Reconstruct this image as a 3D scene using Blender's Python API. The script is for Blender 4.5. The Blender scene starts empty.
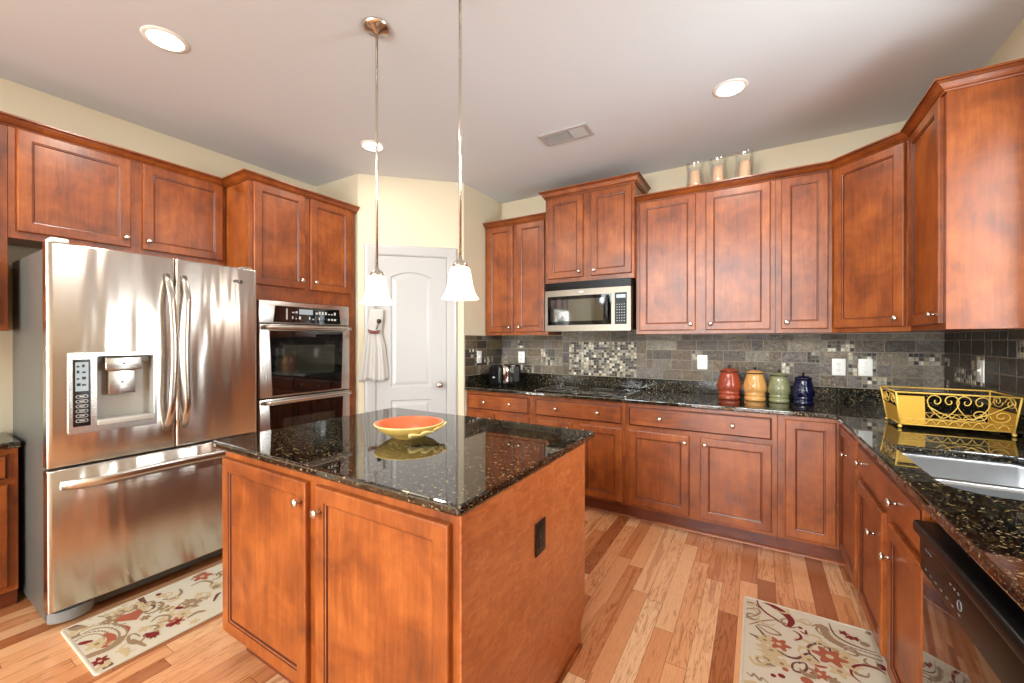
import bpy, bmesh, math, random
from mathutils import Vector, Matrix
random.seed(7)
PI = math.pi
S = bpy.context.scene
COL = S.collection

# ------------------------------------------------------------------ camera, world, light, exposure
HC = 2.797                                   # ceiling height
cam_d = bpy.data.cameras.new('camera'); cam = bpy.data.objects.new('camera', cam_d); COL.objects.link(cam)
cam_d.sensor_width = 36.0; cam_d.lens = 408.42 * 36.0 / 1024.0; cam_d.clip_start = 0.02
cam.location = (0, 0, 1.3458)
cam.rotation_euler = (math.radians(90 - 0.1614), 0, math.radians(31.0767))
S.camera = cam
S.view_settings.view_transform = 'Standard'; S.view_settings.look = 'None'
S.view_settings.gamma = 1.0; S.view_settings.exposure = 0.15; S.view_settings.use_curve_mapping = False
S.cycles.max_bounces = 8; S.cycles.diffuse_bounces = 5; S.cycles.glossy_bounces = 5
S.cycles.transparent_max_bounces = 12; S.cycles.sample_clamp_indirect = 6.0
S.cycles.caustics_reflective = False; S.cycles.caustics_refractive = False
S.cycles.use_denoising = True
try: S.cycles.denoiser = 'OPENIMAGEDENOISE'
except Exception: pass

W = bpy.data.worlds.new('daylight'); S.world = W; W.use_nodes = True
bg = W.node_tree.nodes['Background']; bg.inputs[0].default_value = (0.93, 0.97, 1.0, 1); bg.inputs[1].default_value = 3.2

def area(name, loc, rot, sx, sy, power, color=(1, 1, 1), portal=False):
    d = bpy.data.lights.new(name, 'AREA'); d.shape = 'RECTANGLE'; d.size = sx; d.size_y = sy
    d.energy = power; d.color = color
    if portal: d.cycles.is_portal = True
    o = bpy.data.objects.new(name, d); o.location = loc; o.rotation_euler = rot; COL.objects.link(o); return o
# added daylight at invented, unseen windows: over the sink, and behind the camera
WIN_R = (1.66, 2.34, 1.06, 2.36)             # y0, y1, z0, z1 on the right wall
WIN_B = [(x, x + 1.15, p, q) for x in (-3.2, -1.85, -.5) for p, q in ((.30, 1.35), (2.35, 4.5))]   # x0, x1, z0, z1 on the rear wall
XL, XW, YW, YR = -3.583, 1.023, 3.660, -4.6
YH, HG = -.62, 4.9                          # the kitchen ceiling ends here; the taller living room behind the camera is invented for its daylight
area('sink_window_daylight', (XW + .10, (WIN_R[0] + WIN_R[1]) / 2, (WIN_R[2] + WIN_R[3]) / 2), (0, PI / 2, 0), WIN_R[3] - WIN_R[2], WIN_R[1] - WIN_R[0], 80, (.90, .96, 1))
for i, w in enumerate(WIN_B):
    area('rear_window_daylight', ((w[0] + w[1]) / 2, YR - .10, (w[2] + w[3]) / 2), (PI / 2, 0, 0), w[1] - w[0], w[3] - w[2], 205 if w[2] > 1 else 135, (.88, .95, 1))

# ------------------------------------------------------------------ materials
def lin(r, g, b):
    f = lambda c: (c / 255 / 12.92) if c / 255 <= .04045 else ((c / 255 + .055) / 1.055) ** 2.4
    return (f(r), f(g), f(b), 1)
class NT:
    def __init__(s, name):
        s.m = bpy.data.materials.new(name); s.m.use_nodes = True; s.t = s.m.node_tree
        s.p = s.t.nodes['Principled BSDF']; s.out = s.t.nodes['Material Output']
    def n(s, typ, **kw):
        x = s.t.nodes.new(typ)
        for k, v in kw.items():
            if k.startswith('i_'): x.inputs[k[2:].replace('_', ' ')].default_value = v
            else: setattr(x, k, v)
        return x
    def l(s, a, b): s.t.links.new(a, b)
    def math(s, op, a, b=None):
        x = s.t.nodes.new('ShaderNodeMath'); x.operation = op
        for i, v in enumerate((a, b)):
            if v is None: continue
            if hasattr(v, 'is_linked'): s.l(v, x.inputs[i])
            else: x.inputs[i].default_value = v
        return x.outputs[0]
    def ramp(s, fac, stops, interp='LINEAR'):
        r = s.t.nodes.new('ShaderNodeValToRGB'); e = r.color_ramp.elements; r.color_ramp.interpolation = interp
        while len(e) < len(stops): e.new(.5)
        for q, (p, c) in zip(e, stops): q.position = p; q.color = c
        s.l(fac, r.inputs[0]); return r.outputs[0]
    def mix(s, fac, a, b, mode='MIX'):
        x = s.t.nodes.new('ShaderNodeMix'); x.data_type = 'RGBA'; x.blend_type = mode
        for i, v in ((0, fac), (6, a), (7, b)):
            if hasattr(v, 'is_linked'): s.l(v, x.inputs[i])
            else: x.inputs[i].default_value = v
        return x.outputs[2]
    def bump(s, h, strength, dist=.002):
        b = s.n('ShaderNodeBump'); b.inputs['Strength'].default_value = strength; b.inputs['Distance'].default_value = dist
        s.l(h, b.inputs['Height']); s.l(b.outputs[0], s.p.inputs['Normal'])
    def set(s, **kw):
        for k, v in kw.items(): s.p.inputs[k.replace('_', ' ')].default_value = v
        return s
def plain(name, c, rough=.5, metal=0., **kw):
    t = NT(name); t.set(Base_Color=c, Roughness=rough, Metallic=metal, **kw)
    return t.m
def glow(name, c, e, strength, rough=.4):
    t = NT(name); t.set(Base_Color=c, Roughness=rough, Emission_Color=e, Emission_Strength=strength); return t.m
def coords(t, scale, rnd=True, kind='Object'):
    tc = t.n('ShaderNodeTexCoord'); mp = t.n('ShaderNodeMapping'); mp.inputs['Scale'].default_value = scale
    t.l(tc.outputs[kind], mp.inputs[0])
    if rnd:
        oi = t.n('ShaderNodeObjectInfo'); t.l(t.math('MULTIPLY', oi.outputs['Random'], 37.), mp.inputs['Location'])
    return mp.outputs[0]
def noise(t, vec, scale, detail=3., rough=.55, dist=0.):
    n = t.n('ShaderNodeTexNoise'); n.inputs['Scale'].default_value = scale; n.inputs['Detail'].default_value = detail
    n.inputs['Roughness'].default_value = rough; n.inputs['Distortion'].default_value = dist
    t.l(vec, n.inputs['Vector']); return n.outputs['Fac']
WOOD_A, WOOD_B, WOOD_C = lin(96, 42, 12), lin(138, 68, 21), lin(170, 93, 36)
def wood(name, axis='z', a=WOOD_A, b=WOOD_B, c=WOOD_C, rough=.38, figure=0.):
    t = NT(name)
    st = {'z': (14, 14, 1.1), 'x': (1.1, 14, 14), 'y': (14, 1.1, 14)}[axis]
    v = coords(t, st); w = coords(t, (1, 1, 1))
    g = noise(t, v, 3.2, 6, .6, .6); f = noise(t, v, 16., 3, .6)
    bl = noise(t, w, 5.0, 4, .6, .4)
    s = t.math('ADD', t.math('MULTIPLY', g, .32), t.math('MULTIPLY', bl, .68))
    if figure:
        q = coords(t, (9, 9, 26)); s = t.math('ADD', t.math('MULTIPLY', s, 1 - figure), t.math('MULTIPLY', noise(t, q, 1.6, 3, .6, 1.2), figure))
    col = t.ramp(s, [(.32, a), (.5, b), (.68, c)])
    col = t.mix(.22, col, t.ramp(f, [(.35, (.55, .5, .45, 1)), (.65, (1.15, 1.12, 1.1, 1))]), 'MULTIPLY')
    t.l(col, t.p.inputs['Base Color'])
    t.set(Roughness=rough, Coat_Weight=.3, Coat_Roughness=.24)
    t.bump(t.math('ADD', f, t.math('MULTIPLY', s, 1.5 if figure else .6)), .10 if figure else .05, .004)
    return t.m
M = {}
M['wood'] = wood('stained_maple_vertical', 'z')
M['wood_x'] = wood('stained_maple_horizontal', 'x')
M['panel'] = wood('figured_maple_panel', 'z', lin(144, 72, 34), lin(172, 94, 48), lin(194, 116, 66), .34, .55)
M['glaze'] = plain('dark_glaze_in_the_groove', lin(66, 24, 12), .4)
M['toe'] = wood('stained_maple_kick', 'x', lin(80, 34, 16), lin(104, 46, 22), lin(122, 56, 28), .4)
M['nickel'] = plain('brushed_nickel', lin(214, 206, 194), .22, 1.)
M['chrome'] = plain('polished_chrome', lin(225, 225, 225), .08, 1.)
def steel(name, c, rough, wave):
    t = NT(name); v = coords(t, (1.0, 1.0, .16), False)
    t.set(Base_Color=c, Metallic=1., Roughness=rough, Anisotropic=.95, Anisotropic_Rotation=.25)
    tg = t.n('ShaderNodeTangent'); tg.direction_type = 'RADIAL'; tg.axis = 'Z'; t.l(tg.outputs[0], t.p.inputs['Tangent'])
    t.bump(t.math('MULTIPLY', noise(t, v, 5.5, 2, .5), wave), .5, .03); return t.m
M['steel'] = steel('brushed_stainless', lin(214, 207, 198), .22, .8)
M['steel_flat'] = plain('satin_stainless', lin(205, 200, 193), .25, 1.)
M['steel_mw'] = plain('warm_satin_steel', lin(146, 137, 124), .48, 1.)
M['satinblack'] = plain('satin_black_plastic', lin(12, 11, 11), .35, 0., IOR=1.3)
M['framebl'] = plain('black_glass_frame', lin(9, 9, 10), .06, 0., IOR=1.35)
M['steel_sink'] = plain('sink_stainless', lin(168, 170, 173), .32, 1.)
M['dwblack'] = plain('glossy_black_enamel', lin(12, 11, 11), .05, 0., IOR=2.6)
M['case'] = plain('grey_painted_case', lin(84, 82, 76), .35)
M['grey'] = plain('grey_plastic', lin(128, 128, 126), .4)
M['lightgrey'] = plain('light_grey_plastic', lin(176, 172, 164), .35)
M['black'] = plain('black_plastic', lin(16, 15, 15), .3)
M['blackglass'] = plain('black_glass', lin(9, 9, 10), .04, 0., IOR=1.7)
M['ovenwin'] = plain('oven_window_glass', lin(40, 42, 36), .05, 0., IOR=2.0)
M['lcd'] = glow('lit_display', lin(150, 162, 168), lin(150, 165, 175), .25)
M['mark'] = plain('pale_printed_marks', lin(215, 215, 212), .5)
M['white'] = plain('white_plastic', lin(236, 234, 226), .4)
M['paint'] = plain('white_semigloss_paint', lin(182, 180, 177), .3)
M['bronze'] = plain('dark_bronze_plate', lin(42, 26, 20), .35, .5)
M['almond'] = plain('dark_socket_face', lin(30, 22, 18), .4)
def wallmat(name, c):
    t = NT(name); v = coords(t, (1, 1, 1), False); t.set(Base_Color=c, Roughness=.85); t.bump(noise(t, v, 260, 2), .06, .001); return t.m
M['wall'] = wallmat('cream_wall_paint', lin(215, 202, 175))
M['ceiling'] = wallmat('white_ceiling_paint', lin(216, 221, 225))
def granite(name='polished_black_gold_granite', rough=.03, ior=1.95):
    t = NT(name); v = coords(t, (1, 1, 1), False)
    def vor(sc, rnd=1.):
        n = t.n('ShaderNodeTexVoronoi'); n.inputs['Scale'].default_value = sc; n.inputs['Randomness'].default_value = rnd
        mp = t.n('ShaderNodeMix'); mp.data_type = 'VECTOR'; mp.inputs[0].default_value = .004
        nz = t.n('ShaderNodeTexNoise'); nz.inputs['Scale'].default_value = 60; t.l(v, nz.inputs['Vector'])
        t.l(v, mp.inputs[4]); t.l(nz.outputs['Color'], mp.inputs[5]); t.l(mp.outputs[1], n.inputs['Vector'])
        return n.outputs['Color']
    sp = t.n('ShaderNodeSeparateColor'); t.l(vor(165), sp.inputs[0])
    sq = t.n('ShaderNodeSeparateColor'); t.l(vor(300), sq.inputs[0])
    c1 = t.ramp(sp.outputs[0], [(0, lin(6, 6, 6)), (.58, lin(11, 11, 9)), (.74, lin(34, 28, 15)), (.85, lin(88, 70, 36)), (.91, lin(24, 30, 20)), (.965, lin(160, 140, 96))], 'CONSTANT')
    c2 = t.ramp(sq.outputs[1], [(0, lin(5, 5, 5)), (.82, lin(60, 52, 30)), (.92, lin(150, 142, 118)), (.97, lin(190, 186, 172))], 'CONSTANT')
    t.l(t.mix(1., c1, c2, 'LIGHTEN') if False else t.mix(.28, c1, c2), t.p.inputs['Base Color'])
    t.set(Roughness=rough, IOR=ior); return t.m
M['granite'] = granite(); M['granite_splash'] = granite('honed_black_gold_granite', .12, 1.45)
def floor_mat():
    t = NT('oak_strip_floor'); tc = t.n('ShaderNodeTexCoord'); sx = t.n('ShaderNodeSeparateXYZ'); t.l(tc.outputs['Object'], sx.inputs[0])
    w, L = .083, .92
    r = t.math('DIVIDE', sx.outputs[0], w); row = t.math('FLOOR', r); fx = t.math('FRACT', r)
    wn = t.n('ShaderNodeTexWhiteNoise'); wn.noise_dimensions = '1D'; t.l(row, wn.inputs['W'])
    yy = t.math('ADD', t.math('DIVIDE', sx.outputs[1], L), t.math('MULTIPLY', wn.outputs['Value'], 7.))
    seg = t.math('FLOOR', yy); fy = t.math('FRACT', yy)
    cv = t.n('ShaderNodeCombineXYZ'); t.l(row, cv.inputs[0]); t.l(seg, cv.inputs[1])
    w2 = t.n('ShaderNodeTexWhiteNoise'); w2.noise_dimensions = '2D'; t.l(cv.outputs[0], w2.inputs['Vector'])
    base = t.ramp(w2.outputs['Value'], [(0, lin(164, 98, 58)), (.14, lin(196, 126, 80)), (.4, lin(216, 150, 102)), (.7, lin(228, 168, 120)), (1, lin(238, 194, 150))])
    # grain follows each board with its own offset
    gv = t.n('ShaderNodeCombineXYZ')
    t.l(t.math('ADD', t.math('MULTIPLY', sx.outputs[0], 26.), t.math('MULTIPLY', w2.outputs['Value'], 91.)), gv.inputs[0])
    t.l(t.math('ADD', t.math('MULTIPLY', sx.outputs[1], 2.1), t.math('MULTIPLY', row, 3.7)), gv.inputs[1])
    n1 = noise(t, gv.outputs[0], 1.0, 4, .55, .9)
    bands = t.math('SINE', t.math('MULTIPLY', n1, 48.))
    w3 = t.n('ShaderNodeTexWhiteNoise'); w3.noise_dimensions = '2D'
    sh = t.n('ShaderNodeCombineXYZ'); t.l(t.math('ADD', row, 41.), sh.inputs[0]); t.l(seg, sh.inputs[1]); t.l(sh.outputs[0], w3.inputs['Vector'])
    amp = t.math('MULTIPLY', t.math('GREATER_THAN', w3.outputs['Value'], .45), .50)
    amp = t.math('ADD', amp, .12)
    dark = t.ramp(bands, [(.0, (1, 1, 1, 1)), (.55, (.96, .93, .90, 1)), (1, (.50, .36, .26, 1))])
    mn = t.n('ShaderNodeMix'); mn.data_type = 'RGBA'; mn.blend_type = 'MULTIPLY'
    t.l(amp, mn.inputs[0]); t.l(base, mn.inputs[6]); t.l(dark, mn.inputs[7])
    fine = noise(t, gv.outputs[0], 6., 3, .6)
    c = t.mix(.35, mn.outputs[2], t.ramp(fine, [(.3, (.72, .66, .6, 1)), (.7, (1.08, 1.06, 1.04, 1))]), 'MULTIPLY')
    # heartwood streaks
    hs = noise(t, gv.outputs[0], .8, 2, .5, .5)
    c = t.mix(t.math('MULTIPLY', t.math('GREATER_THAN', hs, .60), .38), c, lin(150, 78, 40))
    gx = t.math('LESS_THAN', t.math('MINIMUM', fx, t.math('SUBTRACT', 1., fx)), .014)
    gy = t.math('LESS_THAN', t.math('MINIMUM', fy, t.math('SUBTRACT', 1., fy)), .0016)
    gap = t.math('MAXIMUM', gx, gy)
    c = t.mix(t.math('MULTIPLY', gap, .6), c, lin(92, 46, 24))
    t.l(c, t.p.inputs['Base Color']); t.set(Roughness=.26, Coat_Weight=.25, Coat_Roughness=.14)
    t.bump(t.math('SUBTRACT', t.math('MULTIPLY', fine, .15), gap), .25, .0015)
    return t.m
M['floor'] = floor_mat()
def slate():
    t = NT('slate_and_glass_tile'); a = t.n('ShaderNodeVertexColor'); a.layer_name = 'tile'
    v = coords(t, (1, 1, 1), False); nz = noise(t, v, 38, 5, .65, 1.0); n2 = noise(t, v, 120, 3)
    c = t.mix(.9, a.outputs['Color'], t.ramp(nz, [(.30, (.25, .23, .22, 1)), (.5, (.72, .70, .68, 1)), (.70, (1.5, 1.45, 1.4, 1))]), 'MULTIPLY')
    t.l(c, t.p.inputs['Base Color']); t.set(Roughness=.30, IOR=1.6)
    t.bump(t.math('ADD', nz, t.math('MULTIPLY', n2, .3)), .9, .010); return t.m
M['slate'] = slate()
M['grout'] = plain('grout', lin(142, 131, 114), .8)
def clear_glass(name, tint=(1, 1, 1, 1)):
    t = NT(name); t.set(Base_Color=(1, 1, 1, 1), Roughness=.03, Metallic=0.)
    tr = t.n('ShaderNodeBsdfTransparent'); tr.inputs[0].default_value = tint
    fr = t.n('ShaderNodeFresnel'); fr.inputs[0].default_value = 1.6
    gl = t.n('ShaderNodeBsdfGlossy'); gl.inputs['Roughness'].default_value = .03
    mx = t.n('ShaderNodeMixShader'); t.l(t.math('ADD', t.math('MULTIPLY', fr.outputs[0], .5), .05), mx.inputs[0]); t.l(tr.outputs[0], mx.inputs[1]); t.l(gl.outputs[0], mx.inputs[2])
    t.l(mx.outputs[0], t.out.inputs['Surface']); return t.m
M['glass'] = clear_glass('clear_glass', (.985, .99, .985, 1))
M['shade'] = glow('frosted_lit_glass', lin(250, 240, 220), lin(255, 236, 196), 1.25)
M['lamp'] = glow('lit_lens', (1, 1, 1, 1), lin(255, 250, 240), 6.)
M['terracotta'] = plain('terracotta_glaze', lin(186, 96, 60), .25)
M['mustard'] = plain('mustard_glaze', lin(212, 172, 92), .25)
M['leafcream'] = plain('cream_yellow_glaze', lin(232, 204, 130), .3)
M['redglaze'] = plain('brick_red_glaze', lin(150, 64, 40), .16)
M['yellowglaze'] = plain('pale_amber_glaze', lin(202, 148, 84), .16)
M['greenglaze'] = plain('sage_glaze', lin(128, 128, 92), .16)
M['blueglaze'] = plain('navy_glaze', lin(12, 15, 46), .1)
M['darkknob'] = plain('dark_knob', lin(34, 20, 18), .25)
M['yellowmetal'] = plain('yellow_painted_wire', lin(220, 180, 84), .4)
M['yellowboard'] = plain('yellow_painted_board', lin(204, 156, 54), .5)
M['candle'] = plain('tan_wax', lin(222, 184, 148), .6)
M['linen'] = plain('white_linen', lin(192, 188, 182), .9)
M['brownwood'] = plain('brown_wood_ornament', lin(112, 58, 44), .5)
M['cream'] = plain('cream_pile', lin(206, 194, 172), .95)
M['taupe'] = plain('taupe_pile', lin(150, 122, 92), .95)
M['rust'] = plain('rust_pile', lin(164, 86, 60), .95)
M['maroon'] = plain('maroon_pile', lin(118, 24, 22), .95)
M['sand'] = plain('sand_pile', lin(196, 172, 132), .95)
M['brownpile'] = plain('brown_pile', lin(104, 66, 48), .95)

# ------------------------------------------------------------------ mesh helpers
class MB:
    def __init__(s, xf=None): s.v = []; s.f = []; s.m = []; s.sm = []; s.xf = xf or Matrix()
    def add(s, verts, faces, m=0, smooth=False):
        o = len(s.v); s.v += [s.xf @ Vector(p) for p in verts]
        for f in faces: s.f.append([i + o for i in f]); s.m.append(m); s.sm.append(smooth)
    def box(s, x0, x1, y0, y1, z0, z1, m=0, bev=0.):
        if bev <= 0:
            P = [(x, y, z) for x in (x0, x1) for y in (y0, y1) for z in (z0, z1)]
            s.add(P, [(0, 1, 3, 2), (4, 6, 7, 5), (0, 4, 5, 1), (2, 3, 7, 6), (0, 2, 6, 4), (1, 5, 7, 3)], m); return
        bm = bmesh.new(); bmesh.ops.create_cube(bm, size=1)
        for v in bm.verts: v.co = ((x0 + x1) / 2 + v.co.x * (x1 - x0), (y0 + y1) / 2 + v.co.y * (y1 - y0), (z0 + z1) / 2 + v.co.z * (z1 - z0))
        bmesh.ops.bevel(bm, geom=bm.edges[:], offset=bev, segments=3, profile=.5, affect='EDGES')
        bm.verts.index_update(); s.add([v.co[:] for v in bm.verts], [[v.index for v in f.verts] for f in bm.faces], m, True); bm.free()
    def prism(s, poly, z0, z1, m=0, axis='z'):
        n = len(poly)
        mk = {'z': lambda a, b, c: (a, b, c), 'y': lambda a, b, c: (a, c, b), 'x': lambda a, b, c: (c, a, b)}[axis]
        s.add([mk(a, b, z0) for a, b in poly] + [mk(a, b, z1) for a, b in poly],
              [list(range(n))[::-1], list(range(n, 2 * n))] + [(i, (i + 1) % n, n + (i + 1) % n, n + i) for i in range(n)], m)
    def lathe(s, prof, c=(0, 0, 0), n=32, m=0, axis='z', smooth=True, mats=None):
        V = []
        for r, h in prof:
            for k in range(n):
                a = 2 * PI * k / n; x, y = r * math.cos(a), r * math.sin(a)
                p = {'z': (x, y, h), 'y': (x, h, y), 'x': (h, x, y)}[axis]
                V.append((c[0] + p[0], c[1] + p[1], c[2] + p[2]))
        for j in range(len(prof) - 1):
            F = [(j * n + k, j * n + (k + 1) % n, (j + 1) * n + (k + 1) % n, (j + 1) * n + k) for k in range(n)]
            if j == 0: s.add(V, F, mats[j] if mats else m, smooth); o = len(s.v) - len(V)
            else:
                for f in F: s.f.append([i + o for i in f]); s.m.append(mats[j] if mats else m); s.sm.append(smooth)
        s.f.append([o + k for k in range(n)][::-1]); s.m.append(m); s.sm.append(False)
        s.f.append([o + (len(prof) - 1) * n + k for k in range(n)]); s.m.append(mats[-1] if mats else m); s.sm.append(False)
    def tube(s, pts, r, n=8, m=0, closed=False, flat=None):
        P = [Vector(p) for p in pts]; V = []; N = len(P); up = None
        for i in range(N):
            if closed: t = P[(i + 1) % N] - P[i - 1]
            else: t = P[min(i + 1, N - 1)] - P[max(i - 1, 0)]
            t.normalize()
            if up is None: up = t.orthogonal().normalized() if flat is None else Vector(flat)
            up = (up - t * up.dot(t)).normalized(); b = t.cross(up)
            rr = r[i] if isinstance(r, (list, tuple)) else r
            for k in range(n):
                a = 2 * PI * k / n; V.append(P[i] + (up * math.cos(a) + b * math.sin(a)) * rr)
        F = []
        for i in range(N if closed else N - 1):
            j = (i + 1) % N
            F += [(i * n + k, i * n + (k + 1) % n, j * n + (k + 1) % n, j * n + k) for k in range(n)]
        if not closed: F += [list(range(n))[::-1], [(N - 1) * n + k for k in range(n)]]
        s.add(V, F, m, True)
    def sweep(s, path, prof, m=0, side=1, mats=None):
        """path: xy polyline; prof: (out, z) closed section; out is to the right of travel * side; mitred corners"""
        P = [Vector((a, b)) for a, b in path]; V = []; n = len(prof)
        for i, p in enumerate(P):
            d0 = (P[i] - P[i - 1]).normalized() if i else None
            d1 = (P[i + 1] - P[i]).normalized() if i < len(P) - 1 else None
            n0 = Vector((d0.y, -d0.x)) * side if d0 else None; n1 = Vector((d1.y, -d1.x)) * side if d1 else None
            if n0 is None: q = n1
            elif n1 is None: q = n0
            else: q = (n0 + n1).normalized(); q = q / max(.2, q.dot(n0))
            V += [(p.x + q.x * o, p.y + q.y * o, z) for o, z in prof]
        F = []
        for i in range(len(P) - 1): F += [(i * n + k, i * n + (k + 1) % n, (i + 1) * n + (k + 1) % n, (i + 1) * n + k) for k in range(n)]
        F += [list(range(n))[::-1], [(len(P) - 1) * n + k for k in range(n)]]
        o = len(s.m); s.add(V, F, m)
        if mats:
            for i in range((len(P) - 1) * n): s.m[o + i] = mats[i % n]
    def loops(s, rings, m=0, cap0=False, cap1=True, mats=None, smooth=False):
        n = len(rings[0]); V = [p for r in rings for p in r]
        F = [[(j * n + k, j * n + (k + 1) % n, (j + 1) * n + (k + 1) % n, (j + 1) * n + k) for k in range(n)] for j in range(len(rings) - 1)]
        s.add(V, [], m); o = len(s.v) - len(V)
        for j, fs in enumerate(F):
            for f in fs: s.f.append([i + o for i in f]); s.m.append(mats[j] if mats else m); s.sm.append(smooth)
        if cap0: s.f.append([o + k for k in range(n)][::-1]); s.m.append(m); s.sm.append(False)
        if cap1: s.f.append([o + (len(rings) - 1) * n + k for k in range(n)]); s.m.append(mats[-1] if mats else m); s.sm.append(False)
    def sphere(s, c, r, m=0, seg=16, rings=10, sc=(1, 1, 1)):
        prof = [(max(1e-4, r * math.sin(PI * i / rings)), -r * math.cos(PI * i / rings)) for i in range(rings + 1)]
        b = MB(); b.lathe(prof, (0, 0, 0), seg)
        s.add([(c[0] + v.x * sc[0], c[1] + v.y * sc[1], c[2] + v.z * sc[2]) for v in b.v], b.f, m, True)
    def build(s, name, mats, parent=None, bev=None):
        me = bpy.data.meshes.new(name); me.from_pydata([v[:] for v in s.v], [], s.f)
        for q in (mats if isinstance(mats, (list, tuple)) else [mats]): me.materials.append(M[q] if isinstance(q, str) else q)
        me.polygons.foreach_set('material_index', s.m); me.polygons.foreach_set('use_smooth', s.sm)
        bm = bmesh.new(); bm.from_mesh(me); bmesh.ops.recalc_face_normals(bm, faces=bm.faces[:]); bm.to_mesh(me); bm.free()
        me.update(); o = bpy.data.objects.new(name, me); COL.objects.link(o)
        if parent: o.parent = parent
        if bev:
            d = o.modifiers.new('edge', 'BEVEL'); d.width = bev; d.segments = 3; d.limit_method = 'ANGLE'; d.angle_limit = math.radians(50); d.harden_normals = False
        return o
def tag(o, label, cat, group=None):
    o['label'] = label; o['category'] = cat
    if group: o['group'] = group
    return o
def thing(name, label, cat, loc=(0, 0, 0), rotz=0, group=None):
    o = bpy.data.objects.new(name, None); COL.objects.link(o); o.empty_display_size = .1
    o.location = loc; o.rotation_euler = (0, 0, rotz); return tag(o, label, cat, group)
def struct(mb, name, mats, bev=None):
    o = mb.build(name, mats, None, bev); o['kind'] = 'structure'; return o
def rrect(x0, x1, y0, y1, r, n=6):
    P = []
    for cx, cy, a0 in ((x1 - r, y1 - r, 0), (x0 + r, y1 - r, 90), (x0 + r, y0 + r, 180), (x1 - r, y0 + r, 270)):
        for k in range(n + 1):
            a = math.radians(a0 + 90 * k / n); P.append((cx + r * math.cos(a), cy + r * math.sin(a)))
    return P
def plate(mb, outer, holes, z0, z1, m=0, axis='z'):
    """flat slab with holes"""
    bm = bmesh.new(); edges = []
    for loop in [outer] + holes:
        vs = [bm.verts.new((a, b, 0)) for a, b in loop]
        edges += [bm.edges.new((vs[i], vs[(i + 1) % len(vs)])) for i in range(len(vs))]
    bmesh.ops.triangle_fill(bm, use_beauty=True, use_dissolve=False, edges=edges)
    bmesh.ops.dissolve_limit(bm, angle_limit=.01, verts=bm.verts[:], edges=[e for e in bm.edges if len(e.link_faces) == 2])
    bm.verts.index_update(); V = [v.co.xy[:] for v in bm.verts]; F = [[v.index for v in f.verts] for f in bm.faces]
    be = [(e.verts[0].index, e.verts[1].index) for e in bm.edges if len(e.link_faces) == 1]; n = len(V); bm.free()
    mk = {'z': lambda a, b, c: (a, b, c), 'y': lambda a, b, c: (a, c, b)}[axis]
    mb.add([mk(a, b, z1) for a, b in V] + [mk(a, b, z0) for a, b in V], F + [[i + n for i in f][::-1] for f in F] + [(a, b, b + n, a + n) for a, b in be], m)

# ------------------------------------------------------------------ the room
m = MB(); m.box(XL - .15, XW + .15, YR - .15, YW + .15, -.08, 0); struct(m, 'floor', 'floor')
m = MB(); m.box(XL - .15, XW + .15, YH, YW + .15, HC, HC + .1); struct(m, 'ceiling', 'ceiling')
m = MB(); m.box(XL - .15, XW + .15, YR - .15, YH + .12, HG, HG + .1); struct(m, 'ceiling', 'ceiling')
m = MB(); m.box(XL, XW, YH, YH + .1, HC + .1, HG); struct(m, 'wall_header', 'wall')  # header of the invented tall room, out of view
m = MB(); m.box(XL - .12, XL, YR - .12, YW + .12, 0, HC); m.box(XL - .12, XL, YR - .12, YH + .1, HC, HG); struct(m, 'wall_left', 'wall')
m = MB(); m.box(XL, XW, YW, YW + .12, 0, HC); struct(m, 'wall_back', 'wall')
m = MB()
y0, y1, z0, z1 = WIN_R
m.box(XW, XW + .12, YR - .12, y0, 0, HC); m.box(XW, XW + .12, y1, YW + .12, 0, HC); m.box(XW, XW + .12, y0, y1, 0, z0); m.box(XW, XW + .12, y0, y1, z1, HC); m.box(XW, XW + .12, YR - .12, YH + .1, HC, HG)
struct(m, 'wall_right', 'wall')
m = MB(); xs = [XL] + [v for w in WIN_B[::2] for v in w[:2]] + [XW]
for i in range(0, len(xs), 2): m.box(xs[i], xs[i + 1], YR - .12, YR, 0, HG)
for w, v in zip(WIN_B[::2], WIN_B[1::2]):
    for p, q in ((0, w[2]), (w[3], v[2]), (v[3], HG)): m.box(w[0], w[1], YR - .12, YR, p, q)
struct(m, 'wall_rear', 'wall')
PA = (-2.985, 2.356); PB = (-2.333, 3.006)
m = MB(); m.prism([(XL, 2.356), PA, PB, (-2.333, YW), (-2.433, YW), (-2.433, 3.05), (-3.03, 2.456), (XL, 2.456)], 0, HC); struct(m, 'wall_pantry', 'wall')

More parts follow.
